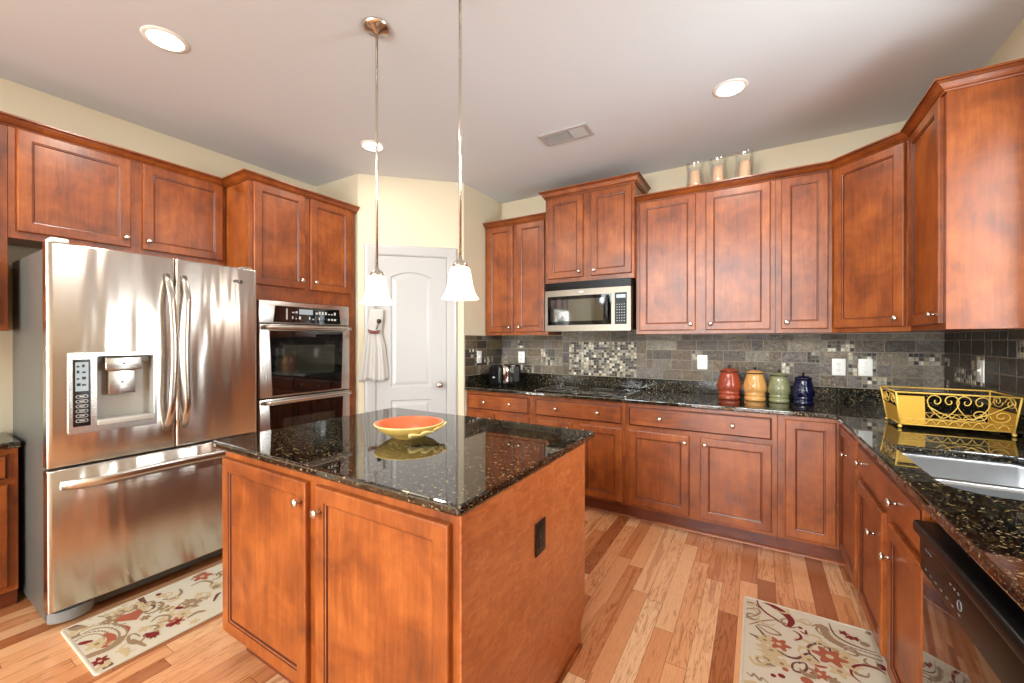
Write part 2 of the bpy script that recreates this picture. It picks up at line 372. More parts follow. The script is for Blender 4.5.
def window_frame(i, w, wall, nx, nz):
    """sash, casing and muntins in a wall opening"""
    m = MB(); a0, a1, z0, z1 = w; c = .045
    def b(p0, p1, q0, q1, d0, d1):
        if wall == 'right': m.box(XW + d0, XW + d1, p0, p1, q0, q1)
        else: m.box(p0, p1, YR - d1, YR - d0, q0, q1)
    for (p0, p1, q0, q1) in ((a0, a0 + c, z0, z1), (a1 - c, a1, z0, z1), (a0 + c, a1 - c, z0, z0 + c), (a0 + c, a1 - c, z1 - c, z1)): b(p0, p1, q0, q1, .03, .08)
    for k in range(1, nx):
        p = a0 + (a1 - a0) * k / nx; wd = .03 if (nx == 2) else .011; b(p - wd, p + wd, z0 + c, z1 - c, .04, .07)
    for k in range(1, nz):
        q = z0 + (z1 - z0) * k / nz; b(a0 + c, a1 - c, q - .011, q + .011, .045, .065)
    t = .07
    for (p0, p1, q0, q1) in ((a0 - t, a0, z0 - t, z1 + t), (a1, a1 + t, z0 - t, z1 + t), (a0, a1, z0 - t, z0), (a0, a1, z1, z1 + t)): b(p0, p1, q0, q1, -.018, 0)
    o = struct(m, 'window_%d' % i, 'paint')
    g = MB()
    if wall == 'right': g.box(XW + .053, XW + .057, a0 + c, a1 - c, z0 + c, z1 - c)
    else: g.box(a0 + c, a1 - c, YR - .057, YR - .053, z0 + c, z1 - c)
    g.build('window_pane', 'glass', o)
window_frame(1, WIN_R, 'right', 2, 2)  # invented window over the sink, out of view
for i, w in enumerate(WIN_B): window_frame(2 + i, w, 'rear', 3, 2 if w[2] < 1 else 4)  # invented rear windows, placed for daylight and reflections
# skirting: rear wall, the free stretch of the left wall, beside the pantry door
BB = [(0, 0), (.014, 0), (.014, .075), (.008, .09), (0, .09)]
m = MB(); m.sweep([(XL, -.6), (XL, YR)], BB, side=-1); struct(m, 'baseboard_left', 'paint')
m = MB(); m.sweep([(XL + .015, YR), (XW - .015, YR)], BB, side=-1); struct(m, 'baseboard_rear', 'paint')
D45 = 1 / math.sqrt(2)
wp = lambda s, d=0.: (PA[0] + s * D45 + d * D45, PA[1] + s * D45 - d * D45)
m = MB(); m.sweep([wp(0.002), wp(.05)], BB); m.sweep([wp(.853), wp(.917)], BB); struct(m, 'baseboard_pantry', 'paint')
# quarter round at the cabinet feet
QR = [(0, 0), (.016, 0), (.0148, .006), (.0113, .0113), (.006, .0148), (0, .016)]
m = MB(); m.sweep([(-2.33, 3.125), (.49, 3.125), (.49, .3)], QR); struct(m, 'trim_1', 'wood_x')

# pantry door: casing, slab with two moulded panels, knob
dr = bpy.data.objects.new('door_1', None); COL.objects.link(dr); dr.location = (PA[0], PA[1], 0); dr.rotation_euler = (0, 0, PI / 4); dr['kind'] = 'structure'
s0, s1, dz = .148, .762, 2.095
def arch(x0, x1, z0, z1, rise, ins, y):
    x0 += ins; x1 -= ins; z0 += ins; z1 -= ins; P = [(x0, y, z0), (x1, y, z0)]
    for k in range(13):
        u = 1 - k / 12; P.append((x0 + (x1 - x0) * u, y, z1 - rise + rise * (1 - (2 * u - 1) ** 2)))
    return P
slab = MB(); pan = [(s0 + .125, s1 - .137, .93, 1.955, .045), (s0 + .125, s1 - .137, .22, .815, 0.)]
plate(slab, [(s0 + .0035, .012), (s1 - .0035, .012), (s1 - .0035, dz - .0035), (s0 + .0035, dz - .0035)], [[(p[0], p[2]) for p in arch(*q, 0, 0)] for q in pan], -.012, -.0119, axis='y')
for q in pan:
    slab.loops([arch(*q, i, y) for i, y in ((0, -.012), (.007, -.0035), (.020, -.003), (.044, -.0105), (.048, -.011))])
slab.box(s0 + .0035, s1 - .0035, -.0022, -.0002, .012, dz - .0035)
slab.build('door_slab', 'paint', dr)
cs = MB()
CP = [(0, 0), (.0, -.014), (.012, -.022), (.07, -.026), (.088, -.022), (.095, -.012), (.095, 0)]
def casing_leg(x0, sgn, z1):
    V = [];
    for z, e in ((0, 0), (z1, 1)): V += [(x0 + sgn * a, b, z + (a if e else 0)) for a, b in CP]
    n = len(CP); cs.add(V, [list(range(n))[::-1], list(range(n, 2 * n))] + [(i, (i + 1) % n, n + (i + 1) % n, n + i) for i in range(n)])
casing_leg(s0, -1, dz); casing_leg(s1, 1, dz)
n = len(CP); V = [(s0 - a, b, dz + a) for a, b in CP] + [(s1 + a, b, dz + a) for a, b in CP]
cs.add(V, [list(range(n))[::-1], list(range(n, 2 * n))] + [(i, (i + 1) % n, n + (i + 1) % n, n + i) for i in range(n)])
cs.build('door_casing', 'paint', dr)
kn = MB(); kn.lathe([(.028, -.012), (.028, -.020), (.012, -.024), (.012, -.042), (.024, -.05), (.029, -.062), (.024, -.074), (.004, -.078)], (s1 - .065, 0, .945), 20, axis='y')
kn.build('door_knob', 'nickel', dr)
for z in (.25, 1.1, 1.88):
    hg = MB(); hg.lathe([(.006, z - .045), (.006, z + .045)], (s0 - .003, -.018, 0), 8); hg.build('hinge', 'nickel', dr)

# ------------------------------------------------------------------ cabinet builders
DT = .02
def door_mb(x0, x1, z0, z1, fr=.050, xf=None, flat=False):
    m = MB(xf)
    R = lambda i, y: [(x0 + i, y, z0 + i), (x1 - i, y, z0 + i), (x1 - i, y, z1 - i), (x0 + i, y, z1 - i)]
    if flat:
        m.loops([R(0, -.001), R(0, -DT + .007), R(.003, -DT + .003), R(.010, -DT), R(.014, -DT)], cap0=True, mats=[0, 0, 1, 0])
    else:
        m.loops([R(0, -.001), R(0, -DT + .005), R(.002, -DT + .0015), R(.006, -DT), R(fr, -DT), R(fr + .002, -DT + .003), R(fr + .007, -DT + .0045), R(fr + .010, -DT + .009), R(fr + .0112, -DT + .009)],
                cap0=True, mats=[0, 0, 0, 0, 1, 0, 1, 1])
        m.m[-1] = 0
    return m
def knob_mb(x, z, xf=None, y=-DT):
    m = MB(xf); m.lathe([(.0075, y + .0005), (.006, y - .006), (.0055, y - .014), (.009, y - .018), (.0150, y - .021), (.0158, y - .0245), (.013, y - .029), (.003, y - .031)], (x, 0, z), 16, axis='y'); return m
def add_door(root, x0, x1, z0, z1, knob=None, xf=None, name='door'):
    d = door_mb(x0, x1, z0, z1, xf=xf).build(name, ['wood', 'glaze'], root)
    if knob: knob_mb(*knob, xf=xf).build('knob', 'nickel', d)
    return d
def add_drawer(root, x0, x1, z0, z1, knobs=(), xf=None, name='drawer'):
    d = door_mb(x0, x1, z0, z1, xf=xf, flat=True).build(name, ['wood_x', 'glaze'], root)
    for k in knobs: knob_mb(*k, xf=xf).build('knob', 'nickel', d)
    return d
def carcass(root, w, dep, z0, z1, x0=0., name='carcass'):
    m = MB(); m.box(x0, x0 + w, 0, dep, z0, z1); return m.build(name, 'wood', root, .0015)
def kick(root, w, dep, x0=0., rec=.065, h=.11):
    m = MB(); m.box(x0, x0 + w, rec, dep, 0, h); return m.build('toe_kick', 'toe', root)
FB = 3.0557                                   # face of the back base cabinets
BZ0, BZ1, CT, CB = .11, .882, .914, .884
ZD0, ZD1, ZR0, ZR1 = .1325, .684, .718, .856
# ------------------------------------------------------------------ back wall base cabinets
bd = YW - FB - .004
def base_unit(label, X0, X1, drawer, doors, group=None):
    r = thing('base_cabinet', label, 'cabinet', (X0, FB, 0), 0, group)
    w = X1 - X0; carcass(r, w, bd, BZ0, BZ1); kick(r, w, bd)
    d0, d1, ks = drawer; add_drawer(r, d0 - X0, d1 - X0, ZR0, ZR1, [(k - X0, (ZR0 + ZR1) / 2) for k in ks])
    for a, b, k in doors: add_door(r, a - X0, b - X0, ZD0, ZD1, (k - X0, ZD1 - .045))
    return r
base_unit('stained base cabinet in the left corner under the toaster', -2.330, -1.6365, (-2.310, -1.668, (-2.12, -1.85)), [(-2.310, -2.02, -2.05), (-1.958, -1.668, -1.928)])
base_unit('stained base cabinet directly under the black glass cooktop', -1.6355, -.849, (-1.603, -.873, (-1.41, -1.06)), [(-1.603, -1.275, -1.305), (-1.201, -.873, -1.171)])
base_unit('stained two-door base cabinet under the four canisters', -.848, .104, (-.822, .0743, (-.60, -.145)), [(-.822, -.406, -.436), (-.3385, .0743, -.308)])
# corner cabinet with a folding pair of doors
cr = thing('corner_base_cabinet', 'stained inside-corner base cabinet with a folding pair of doors', 'cabinet', (.105, FB, 0))
m = MB(); m.prism([(0, 0), (.320, 0), (.320, -.53), (.914, -.53), (.914, bd), (0, bd)], BZ0, BZ1); m.build('carcass', 'wood', cr, .0015)
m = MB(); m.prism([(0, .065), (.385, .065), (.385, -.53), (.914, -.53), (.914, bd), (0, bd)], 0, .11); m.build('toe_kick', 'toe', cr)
add_door(cr, .040, .290, ZD0, ZR1)
RR = Matrix.Translation((.320, 0, 0)) @ Matrix.Rotation(-PI / 2, 4, 'Z')     # local x runs towards the camera along the right run
add_door(cr, .030, .490, ZD0, ZR1, (.285, .735), xf=RR)
# ------------------------------------------------------------------ right run: sink base, dishwasher, end base
FX = .425
r = thing('sink_base_cabinet', 'stained two-door base cabinet under the steel sink', 'cabinet', (FX, 2.524, 0), -PI / 2)
w = 2.524 - 1.612; rd = XW - FX - .004
# open-topped box so the bowls hang inside
m = MB()
for q in ((0, .018, 0, rd, BZ0, BZ1), (w - .018, w, 0, rd, BZ0, BZ1), (.018, w - .018, 0, .018, BZ0, BZ1), (.018, w - .018, rd - .018, rd, BZ0, BZ1), (.018, w - .018, .018, rd - .018, BZ0, BZ0 + .018)): m.box(*q)
m.build('carcass', 'wood', r); kick(r, w, rd)
add_drawer(r, .012, .900, ZR0, ZR1, [(.135, .79), (.66, .79)], name='false_drawer_front')
add_door(r, .022, .450, ZD0, ZD1, (.355, .565)); add_door(r, .535, .900, ZD0, ZD1, (.445 + .125, .565))
# dishwasher
dw = thing('dishwasher', 'glossy black dishwasher below the sink counter', 'dishwasher', (FX, 1.606, 0), -PI / 2)
m = MB(); m.box(.003, .603, .012, rd, .10, .868); m.build('tub', 'black', dw)
m = MB(); m.box(.012, .594, .05, .56, 0, .098); m.build('toe_panel', 'black', dw)
m = MB(); m.box(.004, .602, -.022, .010, .115, .690, bev=.004); m.build('door_panel', 'dwblack', dw)
m = MB(); m.box(.004, .602, -.028, .010, .694, .800, bev=.006); cp = m.build('control_panel', 'satinblack', dw)
m = MB(); m.box(.008, .598, -.046, .010, .801, .836, bev=.010); m.build('handle', 'satinblack', dw)
m = MB()
for k in range(5): m.box(.05 + k * .010, .056 + k * .010, -.0290, -.0279, .768, .7705)
m.build('printed_lettering', 'grey', cp); m = MB()
for k in range(7): m.box(.05 + k * .036, .060 + k * .036, -.0290, -.0279, .713, .7155); m.build('button_label', 'grey', cp); m = MB()
for k in range(3): m.box(.22 + k * .022, .227 + k * .022, -.0290, -.0279, .758, .762)
m.build('indicator_marks', 'grey', cp)
m = MB(); m.tube([(.275 + .011 * math.cos(2 * PI * k / 20), -.0285, .737 + .011 * math.sin(2 * PI * k / 20)) for k in range(20)], .0012, 6, closed=True); m.build('start_button', 'grey', cp)
r = thing('base_cabinet', 'stained base cabinet on the near side of the dishwasher', 'cabinet', (FX, .996, 0), -PI / 2)
carcass(r, .69, rd, BZ0, BZ1); kick(r, .69, rd); add_drawer(r, .03, .66, ZR0, ZR1, [(.345, .787)]); add_door(r, .03, .33, ZD0, ZD1, (.30, .64)); add_door(r, .36, .66, ZD0, ZD1, (.39, .64))
# ------------------------------------------------------------------ worktop, sink
SK = (.478, .865, 1.660, 2.268)
m = MB()
hole = []
for (cx, cy, rr, a0) in ((SK[1] - .05, SK[3] - .05, .05, 0), (SK[0] + .02, SK[3] - .02, .02, 90), (SK[0] + .10, SK[2] + .10, .10, 180), (SK[1] - .10, SK[2] + .10, .10, 270)):
    hole += [(cx + rr * math.cos(math.radians(a0 + 90 * k / 6)), cy + rr * math.sin(math.radians(a0 + 90 * k / 6))) for k in range(7)]
plate(m, [(-2.331, 3.0155), (.355, 3.0155), (.385, 2.9855), (.385, .302), (XW - .002, .302), (XW - .002, YW - .002), (-2.331, YW - .002)], [hole], CB, CT)
tag(m.build('worktop', 'granite', None, .008), 'long L-shaped black speckled granite worktop along back and right walls', 'worktop')
# upstands
def ups(name, label, boxes):
    m = MB()
    for b in boxes: m.box(*b)
    tag(m.build(name, 'granite_splash', None, .003), label, 'upstand')
ups('granite_upstand', 'low black granite upstand behind the cooktop and canisters', [(-2.311, XW - .003, YW - .021, YW - .001, CT + .0005, 1.014)])
ups('granite_upstand', 'short black granite upstand on the pantry side wall beside the toaster', [(-2.332, -2.312, 3.022, YW - .003, CT + .0005, 1.014)])
ups('granite_upstand', 'black granite upstand on the right wall behind the yellow basket', [(XW - .021, XW - .001, .302, YW - .023, CT + .0005, 1.014)])
sk = thing('sink', 'stainless steel double-bowl sink set under the granite', 'sink', (.67, 1.96, .7))
def bowl(x0, x1, y0, y1, zt, zb, r):
    L = []
    for ins, z in ((-.012, zt), (0, zt), (.002, zt - .012), (.006, zb + .03), (.018, zb + .008), (.04, zb)):
        L.append([(a - .67, b - 1.96, z - .7) for a, b in rrect(x0 + ins, x1 - ins, y0 + ins, y1 - ins, max(.012, r - ins))])
    m = MB(); m.loops(L, smooth=True); return m
b1 = bowl(SK[0] - .004, SK[1] + .004, 1.925, SK[3] + .004, .883, .70, .045).build('bowl', 'steel_sink', sk)
b2 = bowl(SK[0] - .004, SK[1] + .004, SK[2] - .004, 1.895, .883, .72, .05).build('bowl', 'steel_sink', sk)
for (y, b, z) in ((2.1, b1, .702), (1.77, b2, .722)):
    m = MB(); m.lathe([(.042, z - .7), (.040, z - .697), (.030, z - .7005), (.004, z - .7005)], (0, y - 1.96, 0), 24); m.build('drain', 'chrome', b)
# ------------------------------------------------------------------ island
isl = thing('kitchen_island', 'large stained island cabinet in the middle of the floor', 'island', (-1.30, 1.29, 0))
ox, oy = -1.30, 1.29; IF = .856                 # face-frame plane
m = MB(); m.box(-1.935 - ox, -.676 - ox, IF - oy, 1.745 - oy, .112, .882); m.build('carcass', 'wood', isl, .0015)
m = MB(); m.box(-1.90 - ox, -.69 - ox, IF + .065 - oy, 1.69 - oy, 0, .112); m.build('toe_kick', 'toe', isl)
pm = MB(); pm.prism([(IF - .004 - oy, 0), (1.700 - oy, 0), (1.700 - oy, .085), (1.715 - oy, .11), (1.7475 - oy, .118), (1.7475 - oy, .8815), (IF - .004 - oy, .8815)], -.6755 - ox, -.6695 - ox, axis='x'); pm.build('side_panel', 'panel', isl, .001)
m = MB(); m.box(-.6690 - ox, -.6560 - ox, IF - oy, 1.690 - oy, 0, .018, bev=.005); m.build('shoe_moulding', 'wood', isl)
IX = Matrix.Translation((-1.935 - ox, IF - oy, 0))
add_door(isl, .012, .598, ZD0, .855, (.572, .786), xf=IX); add_door(isl, .651, 1.232, ZD0, .855, (.681, .773), xf=IX)
m = MB(); m.prism(rrect(-2.019, -.662, .8353, 1.8693, .012, 3), CB, CT)
tag(m.build('island_top', 'granite', None, .009), 'polished black granite slab on top of the island', 'worktop')

def outlet(label, loc, rotz, kind='duplex', plate_mat='white', face='white', w=.076, h=.118, group=None):
    r = thing('wall_outlet' if kind == 'duplex' else 'wall_switch', label, 'outlet' if kind == 'duplex' else 'switch', loc, rotz, group)
    m = MB(); m.box(-w / 2, w / 2, -.006, -.0005, -h / 2, h / 2, bev=.0025); m.build('cover_plate', plate_mat, r)
    if kind == 'duplex':
        for s in (-1, 1):
            m = MB(); m.prism(rrect(-.017, .017, s * .021 - .015, s * .021 + .015, .008, 3), -.0085, -.0055, axis='y'); so = m.build('socket', face, r)
            m = MB()
            for x in (-.006, .006): m.box(x - .0014, x + .0014, -.0092, -.0084, s * .021 - .002, s * .021 + .007)
            m.lathe([(.0024, -.0092), (.0024, -.0084)], (0, 0, s * .021 - .008), 10, axis='y'); m.build('slot', 'black', so)
        m = MB(); m.lathe([(.003, -.0075), (.002, -.006)], (0, 0, 0), 10, axis='y'); m.build('screw', 'nickel', r)
    else:
        m = MB(); m.box(-.008, .008, -.0085, -.0055, -.018, .018); sw = m.build('switch_surround', face, r)
        m = MB(); m.box(-.005, .005, -.017, -.008, -.002, .010); m.build('toggle', face, sw)
        for s in (-1, 1): m = MB(); m.lathe([(.003, -.0075), (.002, -.006)], (0, 0, s * .03), 10, axis='y'); m.build('screw', 'nickel', r)
    return r
outlet('dark bronze outlet on the right side panel of the island', (-.6690, 1.302, .643), PI / 2, 'duplex', 'bronze', 'almond')
TY = YW - .0085
outlet('white outlet on the back tiles between toaster and cooktop', (-2.085, TY, 1.172), 0)
outlet('white outlet on the back tiles just left of the red canister', (-.389, TY, 1.168), 0)
outlet('white outlet on the tiles right of the navy canister, left one of two plates', (.486, TY, 1.158), 0)
outlet('white switch plate on the tiles, right one of two plates near the back corner', (.630, TY, 1.160), 0, 'switch')
outlet('white switch plate on the short tiled wall left of the toaster', (-2.333 + .0085, 3.235, 1.184), PI / 2, 'switch')
outlet('white switch plate on the dark right wall tiles above the yellow basket', (XW - .0085, 3.138, 1.182), -PI / 2, 'switch')

# ------------------------------------------------------------------ tiled backsplash
SLATES = [lin(*c) for c in ((104, 88, 68), (122, 108, 88), (84, 70, 54), (136, 124, 106), (112, 92, 62), (70, 60, 50), (112, 100, 92), (98, 78, 56))]
SHADED_SLATES = [lin(*c) for c in ((56, 49, 44), (68, 60, 56), (46, 40, 36), (78, 70, 64), (66, 54, 46))]  # same slate, with the right wall's shade put into its colours
GLASS = [lin(*c) for c in ((232, 224, 204), (40, 34, 30), (150, 138, 118), (96, 84, 70), (206, 190, 160), (24, 22, 20), (170, 164, 152))]
def splash(label, L, xf, pal, panel=None, seed=1, zt=1.3935):
    rnd = random.Random(seed); m = MB(xf); colors = []
    z0 = 1.0155; h, w, g = .0826, .155, .005
    m.box(0, L, -.0035, -.0005, z0, zt, 1); colors += [(0, 0, 0, 1)] * 6
    if panel: m.box(panel[0], panel[1], -.0034, -.0005, zt, 1.434, 1); colors += [(0, 0, 0, 1)] * 6
    def tile(a, b, c, d, col, t=.0075):
        if b - a < .004 or d - c < .004: return
        m.add([(a, -.003, c), (b, -.003, c), (b, -.003, d), (a, -.003, d), (a + .0012, -t, c + .0012), (b - .0012, -t, c + .0012), (b - .0012, -t, d - .0012), (a + .0012, -t, d - .0012)],
              [(4, 5, 6, 7), (0, 1, 5, 4), (1, 2, 6, 5), (2, 3, 7, 6), (3, 0, 4, 7)])
        k = rnd.uniform(.82, 1.18); colors.extend([(col[0] * k, col[1] * k, col[2] * k, 1)] * 5)
    def mosaic(a, b, c, d, n, pal2=GLASS):
        nx = max(1, round((b - a) / n)); nz = max(1, round((d - c) / n))
        for i in range(nx):
            for j in range(nz):
                p, q = (b - a) / nx, (d - c) / nz
                tile(a + i * p + .001, a + (i + 1) * p - .001, c + j * q + .001, c + (j + 1) * q - .001, rnd.choice(pal2), .0065)
    row = 0; z = z0
    while z < zt - .01:
        zz = min(z + h, zt); x = -rnd.choice((0., .5, .25, .75)) * w
        while x < L:
            ww = w if rnd.random() < .75 else w * .5
            a, b = max(x, 0) + g / 2, min(x + ww, L) - g / 2
            segs = [(a, b)]
            if panel:
                segs = []
                for (u, v) in [(a, min(b, panel[0] - g / 2)), (max(a, panel[1] + g / 2), b)]:
                    if v - u > .006: segs.append((u, v))
            for a2, b2 in segs:
                if b2 - a2 > .05 and rnd.random() < .15 and zz - z > .06: mosaic(a2, b2, z + g / 2, zz - g / 2, .026)
                else: tile(a2, b2, z + g / 2, zz - g / 2, rnd.choice(pal))
            x += ww
        z = zz; row += 1
    if panel:
        p0, p1, q0, q1 = panel[2:]
        for a, b in ((panel[0], p0), (p1, panel[1])):
            for k in range(3): tile(a + g / 2, b - g / 2, z0 + k * .105 + g / 2, min(z0 + (k + 1) * .105, q1) - g / 2, rnd.choice(pal))
        n = 5
        for k in range(n): tile(panel[0] + (panel[1] - panel[0]) * k / n + g / 2, panel[0] + (panel[1] - panel[0]) * (k + 1) / n - g / 2, q1 + g / 2, 1.432, rnd.choice(pal))
        mosaic(p0, p1, z0 + .002, q1, .0245)
    o = m.build('tiled_backsplash', ['slate', 'grout'])
    me = o.data; at = me.color_attributes.new('tile', 'FLOAT_COLOR', 'CORNER')
    i = 0
    for p, c in zip(me.polygons, colors):
        for li in p.loop_indices: at.data[li].color = c
    return tag(o, label, 'backsplash')
splash('slate tile backsplash with a mosaic panel along the back wall', XW + 2.333 - .004, Matrix.Translation((-2.331, YW, 0)), SLATES, (-1.631 + 2.331, -.835 + 2.331, -1.56 + 2.331, -.919 + 2.331, 1.03, 1.331), 3)
splash('short slate tile backsplash on the pantry side wall', YW - 3.017 - .009, Matrix.Translation((-2.333, 3.017, 0)) @ Matrix.Rotation(PI / 2, 4, 'Z'), SLATES, None, 5)
splash('dark slate tile backsplash on the right wall by the sink', YW - 2.32 - .009, Matrix.Translation((XW, YW - .009, 0)) @ Matrix.Rotation(-PI / 2, 4, 'Z'), SHADED_SLATES, None, 9)

# ------------------------------------------------------------------ wall cabinets on the back and right walls
UF = 3.3551; UZ0, UZ1, UD0, UD1 = 1.3955, 2.470, 1.4233, 2.4452
def upper(label, X0, X1, doors, F=UF, z=(UZ0, UZ1, UD0, UD1)):
    r = thing('wall_cabinet', label, 'cabinet', (X0, F, z[0])); w = X1 - X0
    m = MB(); m.box(0, w, 0, YW - F - .003, 0, z[1] - z[0]); m.build('carcass', 'wood', r, .0015)
    for a, b, k in doors: add_door(r, a - X0, b - X0, z[2] - z[0], z[3] - z[0], (k - X0, z[2] - z[0] + .045))
    return r
upper('narrow two-door wall cabinet left of the microwave', -2.3295, -1.6365, [(-2.296, -2.006, -2.036), (-1.962, -1.668, -1.93)])
MF = 3.300
upper('raised two-door wall cabinet above the microwave', -1.6355, -.8485, [(-1.605, -1.277, -1.307), (-1.205, -.868, -1.175)], MF, (1.846, 2.632, 1.889, 2.592))
upper('wide two-door wall cabinet between microwave and the narrow cabinet', -.8475, .0995, [(-.816, -.405, -.438), (-.3346, .0717, -.302)])
upper('narrow single-door wall cabinet above the navy canister', .1005, .4125, [(.1344, .3905, .165)])
r = thing('corner_wall_cabinet', 'diagonal corner wall cabinet with one broad door', 'cabinet', (.413, UF, UZ0), -PI / 4)
xi = Matrix.Rotation(PI / 4, 4, 'Z') @ Matrix.Translation((-.413, -UF, 0))
m = MB(xi); m.prism([(.413, UF), (.718, 3.050), (XW - .003, 3.050), (XW - .003, YW - .003), (.413, YW - .003)], 0, UZ1 - UZ0); m.build('carcass', 'wood', r, .0015)
add_door(r, .022, .409, UD0 - UZ0, UD1 - UZ0, (.375, .075))
r = thing('wall_cabinet', 'wall cabinet with a wide bare end panel right of the corner', 'cabinet', (.718, 3.0495, UZ0), -PI / 2)
m = MB(); m.box(0, .4895, 0, XW - .718 - .003, 0, UZ1 - UZ0); m.build('carcass', 'wood', r, .0015)
add_door(r, .03, .462, UD0 - UZ0, UD1 - UZ0, (.425, .07))
# crown mouldings
def crown_prof(z0, zt):
    P = [(.0, z0), (.009, z0), (.011, z0 + .005), (.007, z0 + .0075), (.013, z0 + .010), (.020, z0 + .016), (.031, zt - .021), (.034, zt - .0185), (.034, zt - .016), (.041, zt - .012), (.044, zt - .0105), (.050, zt - .009), (.050, zt), (-.016, zt), (-.016, zt - .004), (.0, zt - .004)]
    return P, [0, 0, 1, 0, 0, 0, 0, 1, 0, 0, 1, 0, 0, 0, 0, 0]
def crown(label, path, z0, zt):
    P, ms = crown_prof(z0, zt); m = MB(); m.sweep(path, P, mats=ms); return tag(m.build('crown_moulding', ['wood_x', 'glaze']), label, 'moulding')
e = .0005
crown('short crown moulding on the cabinet left of the microwave', [(-2.3295, UF - e), (-1.6365, UF - e)], 2.452, 2.50)
crown('raised crown moulding over the microwave cabinet', [(-1.636 - e, YW - .004), (-1.636 - e, MF - e), (-.848 + e, MF - e), (-.848 + e, YW - .004)], 2.606, 2.667)
crown('long crown moulding bending around the back right corner cabinets', [(-.8465, UF - e), (.413, UF - e), (.718 - e, 3.05), (.718 - e, 2.56 - e), (XW - .003, 2.56 - e)], 2.452, 2.50)
# ------------------------------------------------------------------ microwave
mw = thing('microwave', 'stainless over-the-range microwave with black door window', 'microwave', (-1.614, 3.245, 1.424))
mwW, mwH = .752, .419
m = MB(); m.box(.002, mwW - .002, .03, YW - 3.245 - .01, .012, mwH); m.build('case', 'black', mw, .002)
def bulge(x): return -.018 * (1 - (2 * x / mwW - 1) ** 2)
def curved(x0, x1, z0, z1, t, mname, name, off=0., n=14, parent=mw):
    m = MB(); R = []
    for k in range(n + 1):
        x = x0 + (x1 - x0) * k / n; y = bulge(x) - off
        R.append([(x, y, z0), (x, y, z1), (x, y + t, z1), (x, y + t, z0)])
    m.loops(R, cap0=True, smooth=False); return m.build(name, mname, parent)
curved(.0, mwW, 0, .352, .05, 'steel_mw', 'front_frame')
gr = curved(.0, mwW, .353, mwH, .05, 'satinblack', 'vent_grille')
for k in range(4): curved(.012, mwW - .012, .361 + k * .014, .367 + k * .014, .004, 'satinblack', 'louvre', .003, parent=gr)
dg = curved(.028, .600, .052, .300, .004, 'framebl', 'door_window', .0015)
curved(.058, .535, .085, .270, .002, 'ovenwin', 'inner_window', .0030, parent=dg)
m = MB(); m.tube([(.572, bulge(.572) - .008 - .03 * math.sin(PI * k / 12) ** .5, .07 + .215 * k / 12) for k in range(13)], .011, 10); m.build('handle', 'black', mw)
kp = curved(.628, .722, .052, .305, .004, 'satinblack', 'keypad', .0015)
m = MB()
for j in range(7):
    for i in range(4): x = .643 + i * .019; m.box(x, x + .006, bulge(x) - .0030, bulge(x), .077 + j * .022, .081 + j * .022)
m.build('printed_keys', 'mark', kp)
curved(.640, .712, .262, .290, .002, 'lcd', 'clock_display', .0022, parent=kp)
m = MB(); m.prism([(.345 + .022 * math.cos(2 * PI * k / 20), .328 + .007 * math.sin(2 * PI * k / 20)) for k in range(20)], bulge(.345) - .003, bulge(.345) + .001, axis='y'); m.build('oval_badge', 'mark', mw)
# ------------------------------------------------------------------ cooktop
ck = thing('cooktop', 'black glass electric cooktop set into the granite below the microwave', 'cooktop', (-1.245, 3.31, CT + .0005))
m = MB(); m.box(-.385, .385, -.225, .255, 0, .005, bev=.002); m.build('glass_surface', 'blackglass', ck)
for s in (-1, 1):
    m = MB(); m.box(s * .385 - .006, s * .385 + .006, -.226, .256, 0, .008, bev=.002); m.build('metal_edge', 'steel_flat', ck)
for (x, y, rr) in ((-.21, -.10, .10), (-.21, .13, .075), (.08, .13, .10), (.08, -.10, .075)):
    m = MB(); m.tube([(x + rr * math.cos(2 * PI * k / 40), y + rr * math.sin(2 * PI * k / 40), .0052) for k in range(40)], .0011, 5, closed=True); m.build('burner_ring', 'case', ck)
for i in range(4):
    m = MB(); m.lathe([(.017, .005), (.017, .008), (.013, .010), (.012, .020), (.002, .021)], (.31, -.14 + i * .06, 0), 18); m.build('control_knob', 'black', ck)

# ------------------------------------------------------------------ left wall: wall cabinets, oven tower, base
OF, LF = -3.005, -3.313                       # faces of the oven tower and of the wall cabinets
PI2 = PI / 2
r = thing('wall_cabinet', 'short two-door wall cabinet above the refrigerator', 'cabinet', (LF, .463, 1.878), PI2)
m = MB(); m.box(0, 1.005, 0, LF - XL - .003, 0, UZ1 - 1.878); m.build('carcass', 'wood', r, .0015)
lz0, lz1 = 1.915 - 1.878, 2.449 - 1.878
add_door(r, .4916 - .463, .942 - .463, lz0, lz1, (.918 - .463, lz0 + .055)); add_door(r, .999 - .463, 1.445 - .463, lz0, lz1, (1.025 - .463, lz0 + .055))
r = thing('wall_cabinet', 'tall wall cabinet at the left edge, lower than its neighbour above the refrigerator', 'cabinet', (LF, -.45, UZ0), PI2)
m = MB(); m.box(0, .912, 0, LF - XL - .003, 0, UZ1 - UZ0); m.build('carcass', 'wood', r, .0015)
add_door(r, .03, .44, UD0 - UZ0, UD1 - UZ0, (.41, .07)); add_door(r, .475, .882, UD0 - UZ0, UD1 - UZ0, (.51, .07))
r = thing('base_cabinet', 'low stained base cabinet at the left edge beside the refrigerator', 'cabinet', (-3.215, -.45, 0), PI2)
bdl = -3.215 - XL - .004
carcass(r, .930, bdl, .085, .805); kick(r, .930, bdl, rec=.03, h=.085)
add_drawer(r, .49, .895, .655, .780, [(.69, .717)]); add_drawer(r, .03, .455, .655, .780, [(.24, .717)])
add_door(r, .49, .895, .115, .628, (.52, .58)); add_door(r, .03, .455, .115, .628, (.42, .58))
m = MB(); m.box(XL + .003, -3.185, -.452, .486, .8065, .838)
